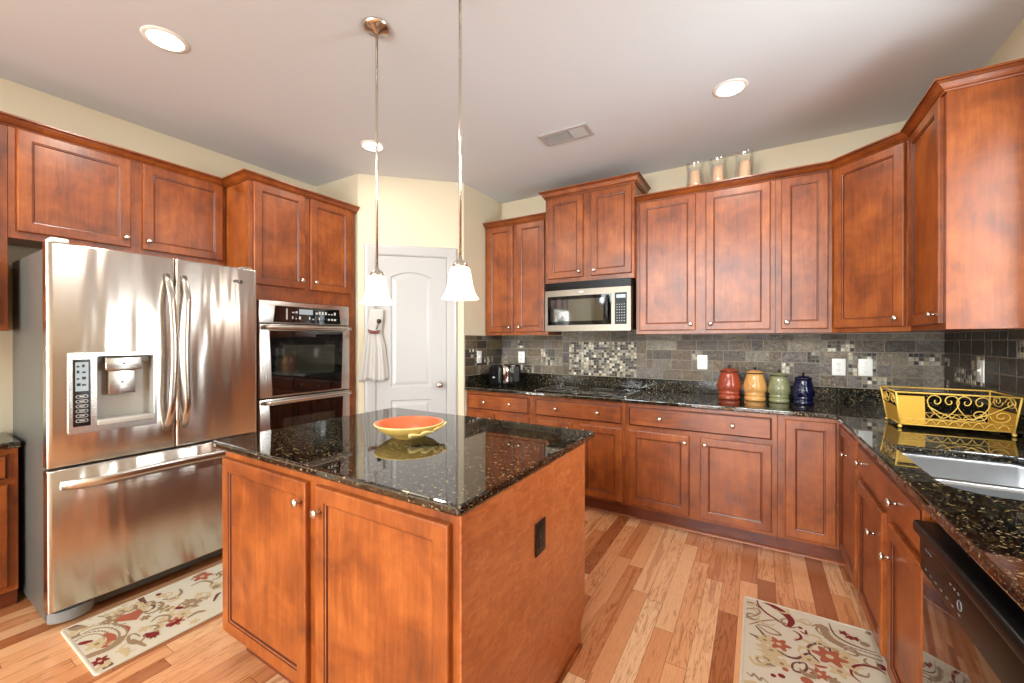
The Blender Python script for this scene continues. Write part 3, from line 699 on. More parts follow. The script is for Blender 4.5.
tag(m.build('worktop', 'granite', None, .006), 'short piece of dark granite worktop at the left edge beside the refrigerator', 'worktop')
# oven tower
ty0, ty1 = 1.471, 2.330
r = thing('oven_cabinet', 'tall oven tower cabinet with two upper doors beside the pantry wall', 'cabinet', (OF, ty0, 0), PI2)
tw = ty1 - ty0; td = OF - XL - .004
oz0, oz1, ox0, ox1 = .40, 1.630, .058, .790    # oven opening
m = MB()
for q in ((0, ox0 - .004, 0, td, .11, UZ1), (ox1 + .004, tw, 0, td, .11, UZ1), (ox0 - .004, ox1 + .004, 0, td, .11, oz0 - .004), (ox0 - .004, ox1 + .004, 0, td, oz1 + .004, UZ1), (ox0 - .004, ox1 + .004, td - .02, td, oz0 - .004, oz1 + .004)): m.box(*q)
m.build('carcass', 'wood', r); kick(r, tw, td)
k2 = 1.136
add_door(r, 1.3223 * k2 - ty0, 1.6485 * k2 - ty0, 1.738, 2.449, (1.62 * k2 - ty0, 1.80)); add_door(r, 1.6891 * k2 - ty0, 2.01 * k2 - ty0, 1.738, 2.449, (1.718 * k2 - ty0, 1.80))
add_drawer(r, .03, tw - .03, .13, .37, [(.25, .25), (.61, .25)])
crown('crown moulding along the left wall cabinets up to the pantry wall', [(LF + e, -.45), (LF + e, ty0 - e), (OF + e, ty0 - e), (OF + e, 2.352)], 2.452, 2.50)
# double oven
ov = thing('double_oven', 'stainless double wall oven with black glass doors built into the tower', 'oven', (OF, ty0 + ox0, oz0), PI2)
ow, oh = ox1 - ox0, oz1 - oz0
Z = lambda z: z - oz0
m = MB(); m.box(.004, ow - .004, .004, td - .03, .004, oh - .004); m.build('oven_body', 'black', ov)
m = MB(); m.box(0, ow, -.022, .003, Z(1.470), oh, bev=.003); cp = m.build('control_fascia', 'steel_flat', ov)
m = MB(); m.prism([(.098, Z(1.478)), (.650, Z(1.478)), (.635, Z(1.598)), (.112, Z(1.598))], -.026, -.0215, axis='y'); pn = m.build('control_panel', 'blackglass', cp)
m = MB(); rk = random.Random(4)
for x in (.19, .196): m.box(x, x + .004, -.0275, -.0258, Z(1.50), Z(1.58))
for row, z in enumerate((1.505, 1.55)):
    for k in range(14):
        x = .235 + k * .027
        if .27 < x < .40 and row == 1: continue
        if rk.random() < .8: m.box(x, x + rk.choice((.008, .014, .018)), -.0275, -.0258, Z(z), Z(z + rk.choice((.008, .014, .022))))
m.build('printed_symbols', 'mark', pn)
m = MB(); m.box(.29, .40, -.0275, -.0258, Z(1.543), Z(1.582)); m.build('clock_display', 'lcd', pn)
def oven_door(z0, z1):
    m = MB(); m.box(0, ow, -.030, .002, Z(z0), Z(z1), bev=.004); d = m.build('oven_door', 'steel_flat', ov)
    m = MB(); m.prism([(.088, Z(z0 + .012)), (ow - .082, Z(z0 + .012)), (ow - .066, Z(z1 - .045)), (.066, Z(z1 - .045))], -.033, -.029, axis='y'); g = m.build('door_glass', 'blackglass', d)
    m = MB(); m.prism(rrect(.16, ow - .145, Z(z0 + .15), Z(z1 - .15), .015, 3), -.0345, -.0325, axis='y'); m.build('oven_window', 'ovenwin', g)
    m = MB()
    hz = Z(z1 - .022)
    m.tube([(.012 + (ow - .024) * k / 16, -.060 - .014 * math.sin(PI * k / 16), hz) for k in range(17)], .0145, 12)
    for x in (.03, ow - .03): m.lathe([(.010, -.062), (.010, -.029)], (x, 0, hz), 10, axis='y')
    m.build('door_handle', 'steel_flat', d)
oven_door(.936, 1.462); oven_door(oz0 + .004, .926)
# ------------------------------------------------------------------ refrigerator
FRX = -2.766
fr = thing('refrigerator', 'stainless french-door refrigerator with ice and water dispenser', 'refrigerator', (FRX, .498, 0), PI2)
fw, ft = .907, 1.797
m = MB(); m.box(.006, fw - .006, .082, .735, .03, 1.775, bev=.006); m.build('case', 'case', fr)
def fridge_panel(x0, x1, z0, z1, bow=.010):
    m = MB(); n = 16; R = []
    for k in range(n + 1):
        u = k / n; x = x0 + (x1 - x0) * u; ed = min(u, 1 - u) * (x1 - x0)
        y = -bow * (1 - (2 * (x / fw) - 1) ** 2) + .010 * max(0, 1 - ed / .016) ** 2
        R.append([(x, y, z0), (x, y, z1), (x, .070, z1), (x, .070, z0)])
    return R, m
fs = .974 - .498
# left door with the dispenser opening
dx0, dx1, dz0, dz1 = .062, .392, .902, 1.288       # bezel
rx0, rx1, rz0, rz1 = .162, .378, .935, 1.268       # recess
ld = MB(); yb = lambda x: -.010 * (1 - (2 * (x / fw) - 1) ** 2)
xs = [0, .004, .010, .02] + [.02 + (rx0 - .02) * k / 6 for k in range(1, 7)] + [rx0 + (rx1 - rx0) * k / 8 for k in range(1, 9)] + [rx1 + (fs - .024 - rx1) * k / 3 for k in range(1, 4)] + [fs - .012, fs - .006, fs - .003]
zs = [.757, .763, rz0, rz1, 1.790, 1.797]
W_ = fs - .003
def yf(x, z):
    ed = min(x, W_ - x, z - .757, 1.797 - z); return yb(x) + .008 * max(0, 1 - ed / .012) ** 2
V = [(x, yf(x, z), z) for x in xs for z in zs]; nz = len(zs); Fc = []
for i in range(len(xs) - 1):
    for j in range(nz - 1):
        if xs[i] >= rx0 - 1e-6 and xs[i + 1] <= rx1 + 1e-6 and j == 2: continue
        Fc.append((i * nz + j, (i + 1) * nz + j, (i + 1) * nz + j + 1, i * nz + j + 1))
ld.add(V, Fc, 0, True)
bx = lambda x0, x1, z0, z1, y0, y1: ld.box(x0, x1, y0, y1, z0, z1)
P = [(x, yf(x, .757), .757) for x in xs]; Q = [(x, .070, .757) for x in xs]
n = len(xs); ld.add(P + Q, [(i, i + 1, n + i + 1, n + i) for i in range(n - 1)])
P = [(x, yf(x, 1.797), 1.797) for x in xs]; Q = [(x, .070, 1.797) for x in xs]
ld.add(P + Q, [(i, i + 1, n + i + 1, n + i) for i in range(n - 1)])
for x in (0, W_):
    ld.add([(x, yf(x, z), z) for z in zs] + [(x, .070, z) for z in zs], [(j, j + 1, nz + j + 1, nz + j) for j in range(nz - 1)])
ld.add([(0, .070, .757), (W_, .070, .757), (W_, .070, 1.797), (0, .070, 1.797)], [(0, 1, 2, 3)])
ldo = ld.build('left_door', 'steel', fr)
def slab_door(x0, x1, z0, z1, name):
    m = MB(); n = 14; V = []; xs = [x0, x0 + .003, x0 + .008, x0 + .016] + [x0 + .016 + (x1 - x0 - .032) * k / n for k in range(1, n)] + [x1 - .016, x1 - .008, x1 - .003, x1]
    zs = [z0, z0 + .003, z0 + .008, z1 - .008, z1 - .003, z1]
    f = lambda x, z: yb(x) + .008 * max(0, 1 - min(x - x0, x1 - x, z - z0, z1 - z) / .012) ** 2
    R = [[(x, f(x, z), z) for z in zs] + [(x, .070, z1), (x, .070, z0)] for x in xs]
    m.loops(R, cap0=True, smooth=False); 
    k = 0
    for i in range(len(m.f)): m.sm[i] = True if len(m.f[i]) == 4 else False
    o = m.build(name, 'steel', fr); md = o.modifiers.new('split', 'EDGE_SPLIT'); md.split_angle = math.radians(40); return o
rdo = slab_door(fs + .003, fw, .757, 1.797, 'right_door')
fdo = slab_door(0, fw, .092, .745, 'freezer_drawer')
# handles: broad bowed bars
def bar(pts, wid, thk, name, par, across):
    m = MB(); R = []; P = [Vector(p) for p in pts]; A = Vector(across)
    for i, p in enumerate(P):
        t = (P[min(i + 1, len(P) - 1)] - P[max(0, i - 1)]).normalized(); nrm = t.cross(A).normalized()
        R.append([p + A * (wid * math.cos(2 * PI * k / 12)) + nrm * (thk * math.sin(2 * PI * k / 12)) for k in range(12)])
    m.loops(R, cap0=True, smooth=True); return m.build(name, 'steel_flat', par)
for par, x, dxx in ((ldo, fs - .040, .012), (rdo, fs + .036, -.012)):
    N = 22
    bar([(x + dxx * math.sin(PI * k / N) ** 2, yb(x) + .002 - .060 * min(1, math.sin(PI * k / N) * 2.2) ** .8 - .012 * math.sin(PI * k / N), .862 + (1.705 - .862) * k / N) for k in range(N + 1)], .017, .009, 'door_handle', par, (1, 0, 0))
bar([(.045 + (fw - .09) * k / 24, yb(.2) + .004 - .055 * min(1, math.sin(PI * k / 24) * 2.5) ** .8 - .020 * math.sin(PI * k / 24), .672 + .012 * math.sin(PI * k / 24)) for k in range(25)], .022, .010, 'drawer_handle', fdo, (0, 0, 1))
# dispenser
bz = MB(); plate(bz, rrect(dx0, dx1, dz0, dz1, .008, 3), [rrect(rx0, rx1, rz0, rz1, .006, 3)], -.016, -.003, axis='y')
bzo = bz.build('dispenser_bezel', 'steel_flat', ldo, .002)
m = MB(); m.box(.078, .138, -.0185, -.0155, .938, 1.255, bev=.001); pd = m.build('control_pad', 'black', bzo)
m = MB(); m.box(.086, .130, -.0195, -.0182, 1.105, 1.242); m.build('display_screen', 'lcd', pd)
m = MB(); rk = random.Random(2)
for z in (1.218, 1.190, 1.160, 1.130):
    for k in range(2): x = .090 + k * .018; m.box(x, x + rk.choice((.009, .013)), -.0202, -.0194, z, z + rk.choice((.008, .013)))
m.build('display_symbols', 'black', pd)
for k in range(6):
    z = .958 + k * .023; m = MB(); m.tube([(a, -.0188, b) for a, b in rrect(.088, .128, z, z + .013, .006, 3)], .0010, 5, closed=True); bt = m.build('button', 'mark', pd)
    m = MB(); m.box(.099, .117, -.0192, -.0183, z + .005, z + .0085); m.build('button_print', 'mark', bt)
rc = MB()
for q in ((rx0 - .003, rx0, 0, 0), (rx1, rx1 + .003, 0, 0)): rc.box(q[0], q[1], -.012, .066, rz0, rz1)
rc.box(rx0, rx1, .060, .066, rz0, rz1); rc.box(rx0, rx1, -.012, .066, rz0 - .003, rz0); rc.box(rx0, rx1, -.012, .066, rz1, rz1 + .003)
rco = rc.build('dispenser_recess', 'lightgrey', ldo)
m = MB(); m.box(rx0 + .03, rx1 - .045, -.008, .055, 1.195, 1.262, bev=.006); m.box(rx0 + .005, rx1 - .005, .03, .058, 1.235, 1.265, 1); nz_ = m.build('nozzle_housing', ['steel_flat', 'grey'], rco)
m = MB(); m.box(rx0 + .045, rx1 - .065, .012, .045, 1.075, 1.194, bev=.005); m.build('ice_paddle', 'steel_flat', rco)
m = MB(); m.lathe([(.006, .0105), (.006, .0125)], ((rx0 + rx1) / 2 - .01, 0, 1.135), 14, axis='y'); m.lathe([(.006, -.0095), (.006, -.007)], ((rx0 + rx1) / 2 - .008, 0, 1.23), 14, axis='y'); m.build('paddle_emblem', 'grey', rco)
m = MB(); m.box(rx0 - .002, rx1 + .002, -.030, .05, rz0 - .002, rz0 + .024, bev=.004); m.build('drip_tray', 'lightgrey', rco)
# emblem on the right door: round mark and two letters
m = MB(); gx, gz = .795, 1.712
m.lathe([(.009, yb(gx) - .003), (.009, yb(gx) + .002)], (gx - .018, 0, gz), 18, axis='y')
yl = yb(gx) - .003
for q in ((gx - .004, gx + .000, gz - .009, gz + .009), (gx - .004, gx + .008, gz - .009, gz - .005), (gx + .012, gx + .016, gz - .009, gz + .009), (gx + .012, gx + .026, gz - .009, gz - .005), (gx + .012, gx + .026, gz + .005, gz + .009), (gx + .022, gx + .026, gz - .009, gz + .001), (gx + .018, gx + .026, gz - .002, gz + .001)):
    m.box(q[0], q[1], yl, yl + .005, q[2], q[3])
m.build('emblem', 'case', rdo)
m = MB(); m.box(.012, .075, .012, .10, 1.797, 1.822, bev=.008); m.build('hinge_cover', 'white', fr)
m = MB(); m.box(fw - .075, fw - .012, .03, .10, 1.797, 1.812, bev=.005); m.build('hinge_cover', 'grey', fr)
m = MB(); m.box(.02, fw - .02, .090, .12, .018, .095, bev=.004); gl = m.build('base_grille', 'case', fr)
for s in (0, 1):
    m = MB(); N = 14; x0 = .004 if s == 0 else fw - .164
    prof = [(x0 + .16 * k / N, .050 - .050 * (math.sin(PI * k / N) ** .6 if 0 < k < N else 0)) for k in range(N + 1)]
    m.prism(prof, .030, .080); m.build('foot_cover', 'grey', fr, .004)
for x in (.06, fw - .06):
    for y in (.14, .68):
        m = MB(); m.lathe([(.02, 0), (.02, .03)], (x, y, 0), 12); m.build('foot', 'black', fr)
# ------------------------------------------------------------------ ceiling fittings
def downlight(label, x, y, power=11):
    r = thing('recessed_light', label, 'light', (x, y, HC), 0, None)
    m = MB(); m.lathe([(.062, -.0005), (.064, -.004), (.078, -.006), (.090, -.004), (.092, -.0005)], (0, 0, 0), 36); m.build('trim_ring', 'white', r)
    m = MB(); m.lathe([(.068, -.0070), (.060, -.0085), (.002, -.0095)], (0, 0, 0), 36); m.build('lens', 'lamp', r)
    d = bpy.data.lights.new('recessed_bulb', 'AREA'); d.shape = 'DISK'; d.size = .13; d.energy = power; d.color = (1, .93, .83)
    o = bpy.data.objects.new('recessed_bulb', d); o.location = (0, 0, -.013); COL.objects.link(o); o.parent = r
downlight('round recessed ceiling light above the refrigerator', -2.452, .828)
downlight('round recessed ceiling light near the pantry door, beside the pendant rods', -2.468, 2.077, 4)
downlight('round recessed ceiling light above the two-door base cabinet, on the right', -.140, 2.665)
vt = thing('ceiling_vent', 'white louvred air vent in the ceiling before the microwave cabinet', 'vent', (-1.161, 2.668, HC), .012)
m = MB(); plate(m, rrect(-.178, .178, -.088, .088, .006, 2), [rrect(-.150, .150, -.062, .062, .003, 2)], -.010, -.0005); m.build('frame', 'paint', vt, .003)
m = MB(); m.box(-.15, .15, -.062, .062, -.0025, -.0006); m.build('duct_backing', 'case', vt)
for k in range(10):
    for s in (-1, 1):
        y = -.056 + k * .0125; m = MB(); x0, x1 = ((-.148, .03) if s < 0 else (.036, .148))
        m.add([(x0, y - .004, -.003), (x1, y - .004, -.003), (x1, y + .004 * s, -.011), (x0, y + .004 * s, -.011), (x0, y - .003, -.0028), (x1, y - .003, -.0028), (x1, y + .004 * s + .0012, -.011), (x0, y + .004 * s + .0012, -.011)],
              [(0, 1, 2, 3), (4, 7, 6, 5), (0, 4, 5, 1), (3, 2, 6, 7), (0, 3, 7, 4), (1, 5, 6, 2)]); m.build('slat', 'paint', vt)
def pendant(label, x, y, zb):
    r = thing('pendant_lamp', label, 'lamp', (x, y, HC))
    q = lambda z: z - HC
    m = MB(); m.lathe([(.062, -.0005), (.062, -.006), (.050, -.016), (.020, -.024), (.012, -.034), (.006, -.036)], (0, 0, 0), 28); m.build('canopy', 'nickel', r)
    m = MB(); m.lathe([(.0058, q(zb + .16)), (.0058, -.034)], (0, 0, 0), 12); m.build('rod', 'nickel', r)
    m = MB(); m.lathe([(.007, q(zb + .172)), (.010, q(zb + .160)), (.026, q(zb + .148)), (.032, q(zb + .128)), (.030, q(zb + .122)), (.004, q(zb + .121))], (0, 0, 0), 24); m.build('shade_holder', 'nickel', r)
    m = MB(); o = [(.030, .130), (.038, .126), (.043, .110), (.047, .085), (.052, .055), (.060, .028), (.071, .008), (.077, 0)]
    pr = [(a, q(zb + b)) for a, b in o] + [(a - .004, q(zb + b)) for a, b in o[::-1]]
    m.lathe(pr, (0, 0, 0), 36); m.m[-1] = 0
    # leave the mouth open: drop both caps
    m.f = m.f[:-2]; m.m = m.m[:-2]; m.sm = m.sm[:-2]
    m.build('glass_shade', 'shade', r)
    m = MB(); m.sphere((0, 0, q(zb + .065)), .022, 0, 14, 8, (1, 1, 1.25)); m.lathe([(.013, q(zb + .085)), (.013, q(zb + .122))], (0, 0, 0), 12); m.build('bulb', 'lamp', r)
    d = bpy.data.lights.new('pendant_bulb', 'POINT'); d.energy = 1.6; d.color = (1, .84, .62); d.shadow_soft_size = .04
    b = bpy.data.objects.new('pendant_bulb', d); b.location = (0, 0, q(zb - .015)); COL.objects.link(b); b.parent = r
pendant('bell-shaped glass pendant lamp over the left half of the island', -1.515, 1.300, 1.515)
pendant('bell-shaped glass pendant lamp nearer the right end of the island', -1.038, 1.314, 1.514)
# ------------------------------------------------------------------ small things
# bowl on the island
bw = thing('serving_bowl', 'shallow round orange and mustard bowl with leaf relief on the island', 'bowl', (-1.345, 1.335, CT + .0005), math.radians(31))
m = MB(); m.lathe([(.070, 0), (.072, .005), (.108, .022), (.136, .043), (.150, .060), (.152, .064), (.148, .065), (.136, .056), (.104, .030), (.070, .013), (.003, .010)], (0, 0, 0), 48, mats=[1, 1, 1, 1, 2, 2, 0, 0, 0, 0]); m.build('dish', ['terracotta', 'mustard', 'leafcream'], bw)
def leaf_mb(c, length, width, ang, tilt_r):
    m = MB(); N = 10; L = []; R = []; 
    ca, sa = math.cos(ang), math.sin(ang)
    return m
for (a, h, s) in ((-20, .044, 1.1), (-42, .034, 1.25), (-66, .030, 1.0), (4, .052, 1.3)):
    m = MB(); A = math.radians(a); rr = .108 + (h - .022) * 1.25 + .004
    C0 = Vector((rr * math.cos(A), rr * math.sin(A), h)); T = Vector((-math.sin(A), math.cos(A), 0)); Nn = Vector((math.cos(A) * .62, math.sin(A) * .62, -.78)).normalized(); Up = Nn.cross(T)
    rim = []
    for k in range(18):
        t = 2 * PI * k / 18; w = .026 * s * (1 + .18 * math.cos(3 * t)); rim.append(C0 + T * (w * 1.15 * math.cos(t)) + Up * (w * .62 * math.sin(t)))
    top = [p + Nn * .004 for p in rim]; mid = [C0 + (p - C0) * .5 + Nn * .007 for p in rim]
    m.loops([rim, top, mid], smooth=True, cap0=True); m.build('leaf_relief', 'leafcream', bw)
m = MB()
for (a, h) in ((-8, .040), (-3, .047), (-14, .044)):
    A = math.radians(a); rr = .108 + (h - .022) * 1.25 + .006; m.sphere((rr * math.cos(A), rr * math.sin(A), h), .0085, 0, 12, 8)
m.build('berry_relief', 'leafcream', bw)
# canisters
def canister(label, x, y, r, h, col):
    o = thing('canister', label, 'canister', (x, y, CT + .0005), 0, 'ceramic canisters on the back worktop')
    m = MB(); m.lathe([(r * .86, 0), (r * .90, .006), (r * .90, h * .10), (r * .82, h * .125), (r * .82, h * .145), (r * .90, h * .17), (r * .90, h * .20), (r * .80, h * .225), (r * .96, h * .29), (r, h * .38), (r * .96, h * .47), (r * .84, h * .61), (r * .735, h * .73), (r * .715, h * .80), (r * .005, h * .80)], (0, 0, 0), 40); m.build('body', col, o)
    m = MB(); m.lathe([(r * .72, h * .803), (r * .80, h * .81), (r * .80, h * .825), (r * .77, h * .833), (r * .71, h * .845), (r * .40, h * .895), (r * .12, h * .905), (r * .01, h * .907)], (0, 0, 0), 40, mats=[1, 1, 1, 0, 0, 0, 0]); ld_ = m.build('lid', [col, 'darkknob'], o)
    m = MB(); m.lathe([(r * .09, h * .90), (r * .08, h * .925), (r * .15, h * .95), (r * .14, h * .98), (r * .02, h)], (0, 0, 0), 18); m.build('lid_knob', 'darkknob', ld_)
    # raised scroll relief on the belly, facing the room
    m = MB(); prof = [(h * .225, r * .80), (h * .29, r * .96), (h * .38, r), (h * .47, r * .96), (h * .61, r * .84), (h * .78, r * .72)]
    def rad(z):
        for (z0, r0), (z1, r1) in zip(prof, prof[1:]):
            if z0 <= z <= z1: return r0 + (r1 - r0) * (z - z0) / (z1 - z0)
        return prof[-1][1]
    base = math.radians(-112)
    def on(u, v):
        z = h * .46 + v; R = rad(z) + .001; a = base + u / r; return (R * math.cos(a), R * math.sin(a), z)
    for s in (-1, 1):
        m.tube([on(s * (.004 + .020 * (1 - k / 24) * math.sin(2.6 * PI * k / 24) * 1.2 + .012), -.040 + .080 * k / 24) for k in range(25)], .0034, 6)
        m.tube([on(s * (.018 + .011 * (1 - k / 26) * math.cos(3.4 * PI * k / 26)), .010 + .014 * (1 - k / 26) * math.sin(3.4 * PI * k / 26)) for k in range(25)], .0024, 6)
        m.tube([on(s * (.016 + .009 * (1 - k / 26) * math.cos(3.4 * PI * k / 26)), -.022 - .010 * (1 - k / 26) * math.sin(3.4 * PI * k / 26)) for k in range(25)], .0022, 6)
    m.tube([on(0, -.045 + .095 * k / 12) for k in range(13)], .003, 6); m.build('scroll_relief', col, o)
canister('brick red ceramic canister, tallest of the row on the worktop', -.1835, 3.42, .081, .249, 'redglaze')
canister('pale amber ceramic canister beside the red one', -.0195, 3.42, .076, .240, 'yellowglaze')
canister('sage green ceramic canister between the amber and navy ones', .126, 3.41, .069, .228, 'greenglaze')
canister('navy blue ceramic canister, smallest of the row', .262, 3.385, .066, .214, 'blueglaze')
# toaster
ts = thing('toaster', 'black and chrome two-slot toaster in the left back corner', 'toaster', (-2.085, 3.33, CT + .0005), math.radians(72))
TL, TWd, TH = .27, .16, .195
def tsec(ins, x):
    return [(x, a, b) for a, b in rrect(-TWd / 2 + ins, TWd / 2 - ins, .014 + ins * .3, TH - ins, .035, 6)]
m = MB(); m.loops([tsec(0, -TL / 2 + .045), tsec(0, TL / 2 - .045)], cap0=True, smooth=True); bo = m.build('chrome_shell', 'chrome', ts)
for s in (-1, 1):
    m = MB(); m.loops([tsec(-.003, s * (TL / 2 - .046)), tsec(-.003, s * (TL / 2 - .012)), tsec(.006, s * (TL / 2)), tsec(.02, s * (TL / 2 + .002))], cap0=True, smooth=True); eo = m.build('end_cap', 'black', ts)
    if s < 0:
        m = MB(); m.box(-TL / 2 - .022, -TL / 2 - .002, -.020, .020, .115, .130, bev=.004); m.build('lever', 'black', eo)
        m = MB(); m.prism(rrect(-.016, .016, .128 - .05, .140 - .05, .004, 2), -TL / 2 - .0045, -TL / 2 - .0015, axis='x'); m.build('badge', 'mark', eo)
m = MB()
for y in (-.030, .030): m.box(-.085, .085, y - .014, y + .014, TH - .004, TH + .0006)
m.build('slot', 'black', bo)
for x in (-.10, .10):
    for y in (-.05, .05):
        m = MB(); m.lathe([(.012, 0), (.012, .016)], (x, y, 0), 10); m.build('foot', 'black', ts)
# candles in glass on top of the wall cabinet
def hurricane(label, x, y, which):
    o = thing('candle_holder', label, 'candle holder', (x, y, 2.4705), 0, 'glass candle holders on the wall cabinet')
    H = .245; p = [(.044, 0), (.051, .004), (.058, .012), (.065, .05), (.066, .10), (.061, .16), (.058, .195), (.063, .225), (.071, H)]
    m = MB(); m.lathe(p, (0, 0, 0), 32); m.f.pop(); m.m.pop(); m.sm.pop(); m.build('glass_chimney', 'glass', o)
    k = thing('candle', 'tan pillar candle inside the %s glass holder on the wall cabinet' % which, 'candle', (x, y, 2.4705 + .0085), 0, 'tan candles on the wall cabinet')
    m = MB(); m.lathe([(.040, 0), (.042, .004), (.042, .172), (.039, .178), (.014, .175), (.002, .174)], (0, 0, 0), 28); m.build('wax', 'candle', k)
    m = MB(); m.tube([(0, 0, .173), (.001, 0, .181), (.003, 0, .187)], .0012, 6); m.build('wick', 'black', k)
hurricane('clear glass candle holder on the wall cabinet, leftmost of three', -.425, 3.47, 'leftmost')
hurricane('clear glass candle holder on the wall cabinet, middle one of three', -.262, 3.465, 'middle')
hurricane('clear glass candle holder on the wall cabinet, rightmost of three', -.085, 3.455, 'rightmost')
# wire basket by the sink
bk = thing('wire_basket', 'yellow scrolled wire basket on the granite behind the sink', 'basket', (.79, 2.835, CT + .0005))
b0 = (-.190, .190, -.118, .118, .020); t0 = (-.210, .203, -.145, .145, .178)
Bc = lambda u, v, t: ((b0[0] + (b0[1] - b0[0]) * u) * (1 - t) + (t0[0] + (t0[1] - t0[0]) * u) * t, (b0[2] + (b0[3] - b0[2]) * v) * (1 - t) + (t0[2] + (t0[3] - t0[2]) * v) * t, b0[4] + (t0[4] - b0[4]) * t)
m = MB()
m.tube([Bc(0, 0, 1), Bc(1, 0, 1), Bc(1, 1, 1), Bc(0, 1, 1)], .0042, 8, closed=True); m.tube([Bc(0, 0, 0), Bc(1, 0, 0), Bc(1, 1, 0), Bc(0, 1, 0)], .0038, 8, closed=True)
for u, v in ((0, 0), (1, 0), (1, 1), (0, 1)): m.tube([Bc(u, v, 0), Bc(u, v, 1)], .0040, 8)
m.build('frame', 'yellowmetal', bk)
def spiral(cx, cy, r0, r1, a0, turns, n=34): return [(cx + (r0 + (r1 - r0) * k / n) * math.cos(a0 + turns * 2 * PI * k / n), cy + (r0 + (r1 - r0) * k / n) * math.sin(a0 + turns * 2 * PI * k / n)) for k in range(n + 1)]
A = 2.2                    # panel aspect: u runs 2.2 times the height
for v, nm in ((0, 'front_scrollwork'), (1, 'back_scrollwork')):
    m = MB()
    pt = lambda p: Bc(min(.995, max(.005, p[0])), v, min(.99, max(.01, p[1])))
    def curve(P, r=.0023): m.tube([pt(p) for p in P], r, 6)
    for k in range(9):      # row of small arches along the bottom
        a, b = .03 + k * .104, .03 + (k + 1) * .104; curve([(a + (b - a) * q / 10, .03 + .15 * math.sin(PI * q / 10)) for q in range(11)], .0019)
    curve([(.02, .20), (.98, .20)], .0019)
    if v == 0:
        for c in (.40, .645):    # two hearts whose lobes curl inwards
            for s in (-1, 1):
                H = [(.0, .26), (.045, .34), (.095, .50), (.125, .66), (.130, .80), (.105, .92), (.068, .955), (.030, .90), (.018, .80), (.034, .71), (.060, .70), (.072, .77), (.060, .82)]
                O = []
                for q in range(len(H) - 1):
                    p0, p1, p2, p3 = H[max(0, q - 1)], H[q], H[q + 1], H[min(len(H) - 1, q + 2)]
                    for k in range(4):
                        t = k / 4; O.append(tuple(.5 * (2 * p1[d] + (p2[d] - p0[d]) * t + (2 * p0[d] - 5 * p1[d] + 4 * p2[d] - p3[d]) * t * t + (3 * p1[d] - p0[d] - 3 * p2[d] + p3[d]) * t ** 3) for d in (0, 1)))
                curve([(c + s * x, y) for x, y in O])
        curve([(.70 + x / A, y) for x, y in spiral(0, .42, .17, .03, -.6 * PI, 1.5)]); curve([(.88 + x / A, y) for x, y in spiral(0, .42, .20, .03, PI, 1.5)])
        curve([(.27, .62), (.36, .45), (.46, .32), (.60, .24)]); curve([(.52, .24), (.66, .30), (.80, .50), (.95, .80)])
    m.build(nm, 'yellowmetal', bk)
for u in (0, 1):
    m = MB(); Q = [Bc(u, .03, .02), Bc(u, .97, .02), Bc(u, .97, .52), Bc(u, .03, .52)]; d = .003 if u == 0 else -.003
    m.loops([Q, [(p[0] + d, p[1], p[2]) for p in Q]], cap0=True); m.build('end_panel', 'yellowboard', bk)
    m = MB()
    for c in (.28, .72):
        m.tube([Bc(u, min(.98, max(.02, c + x)), min(.98, .75 + y)) for x, y in spiral(0, 0, .19, .03, (0 if c < .5 else PI), 1.6)], .0026, 6)
    m.tube([Bc(u, q / 12, .54 + .40 * math.sin(PI * q / 12)) for q in range(13)], .0026, 6); m.build('end_scrollwork', 'yellowmetal', bk)
m = MB(); Q = [Bc(.01, 0, .02), Bc(.245, 0, .02), Bc(.245, 0, .90), Bc(.01, 0, .90)]
m.loops([Q, [(p[0], p[1] + .012, p[2]) for p in Q]], cap0=True); m.build('front_board', 'yellowboard', bk)
m = MB(); m.box(b0[0] + .006, b0[1] - .006, b0[2] + .006, b0[3] - .006, .017, .022); m.build('floor_panel', 'yellowboard', bk)
for u, v in ((0, 0), (1, 0), (1, 1), (0, 1)):
    m = MB(); p = Bc(u, v, 0); m.sphere((p[0], p[1], .0085), .0085, 0, 12, 8); m.build('ball_foot', 'yellowmetal', bk)
# towel hanging on the pantry door casing
tw_ = thing('hand_towel', 'white hand towel with a brown tie hanging on the pantry door frame', 'towel', (PA[0], PA[1], 0), PI / 4)
def tow(u, v):
    """u across 0..1, v down 0..1"""
    xl = .105 - .095 * v ** .9; xr = .212 - .014 * math.exp(-((v - .34) / .13) ** 2) + .043 * max(0, (v - .34) / .66) ** .8
    x = xl + (xr - xl) * u; z = 1.618 - .622 * v
    y = -.045 - .010 * math.sin(u * PI) + (.004 + .014 * v) * math.sin(u * 2 * PI * 3.2 + .6) * min(1, v * 1.6)
    return (x, y, z - .010 * v * math.cos(u * 2 * PI * 1.5))
nu, nv = 44, 26; m = MB()
for off in (0, .005):
    o = len(m.v); m.add([(a, b + off, c) for a, b, c in (tow(i / nu, j / nv) for j in range(nv + 1) for i in range(nu + 1))], [(j * (nu + 1) + i, j * (nu + 1) + i + 1, (j + 1) * (nu + 1) + i + 1, (j + 1) * (nu + 1) + i) for j in range(nv) for i in range(nu)], 0, True)
K = (nu + 1) * (nv + 1); bd_ = [i for i in range(nu + 1)] + [(j + 1) * (nu + 1) + nu for j in range(nv)] + [nv * (nu + 1) + i for i in range(nu - 1, -1, -1)] + [j * (nu + 1) for j in range(nv - 1, 0, -1)]
for a, b in zip(bd_, bd_[1:] + bd_[:1]): m.f.append([a, b, b + K, a + K]); m.m.append(0); m.sm.append(True)
m.build('cloth', 'linen', tw_)
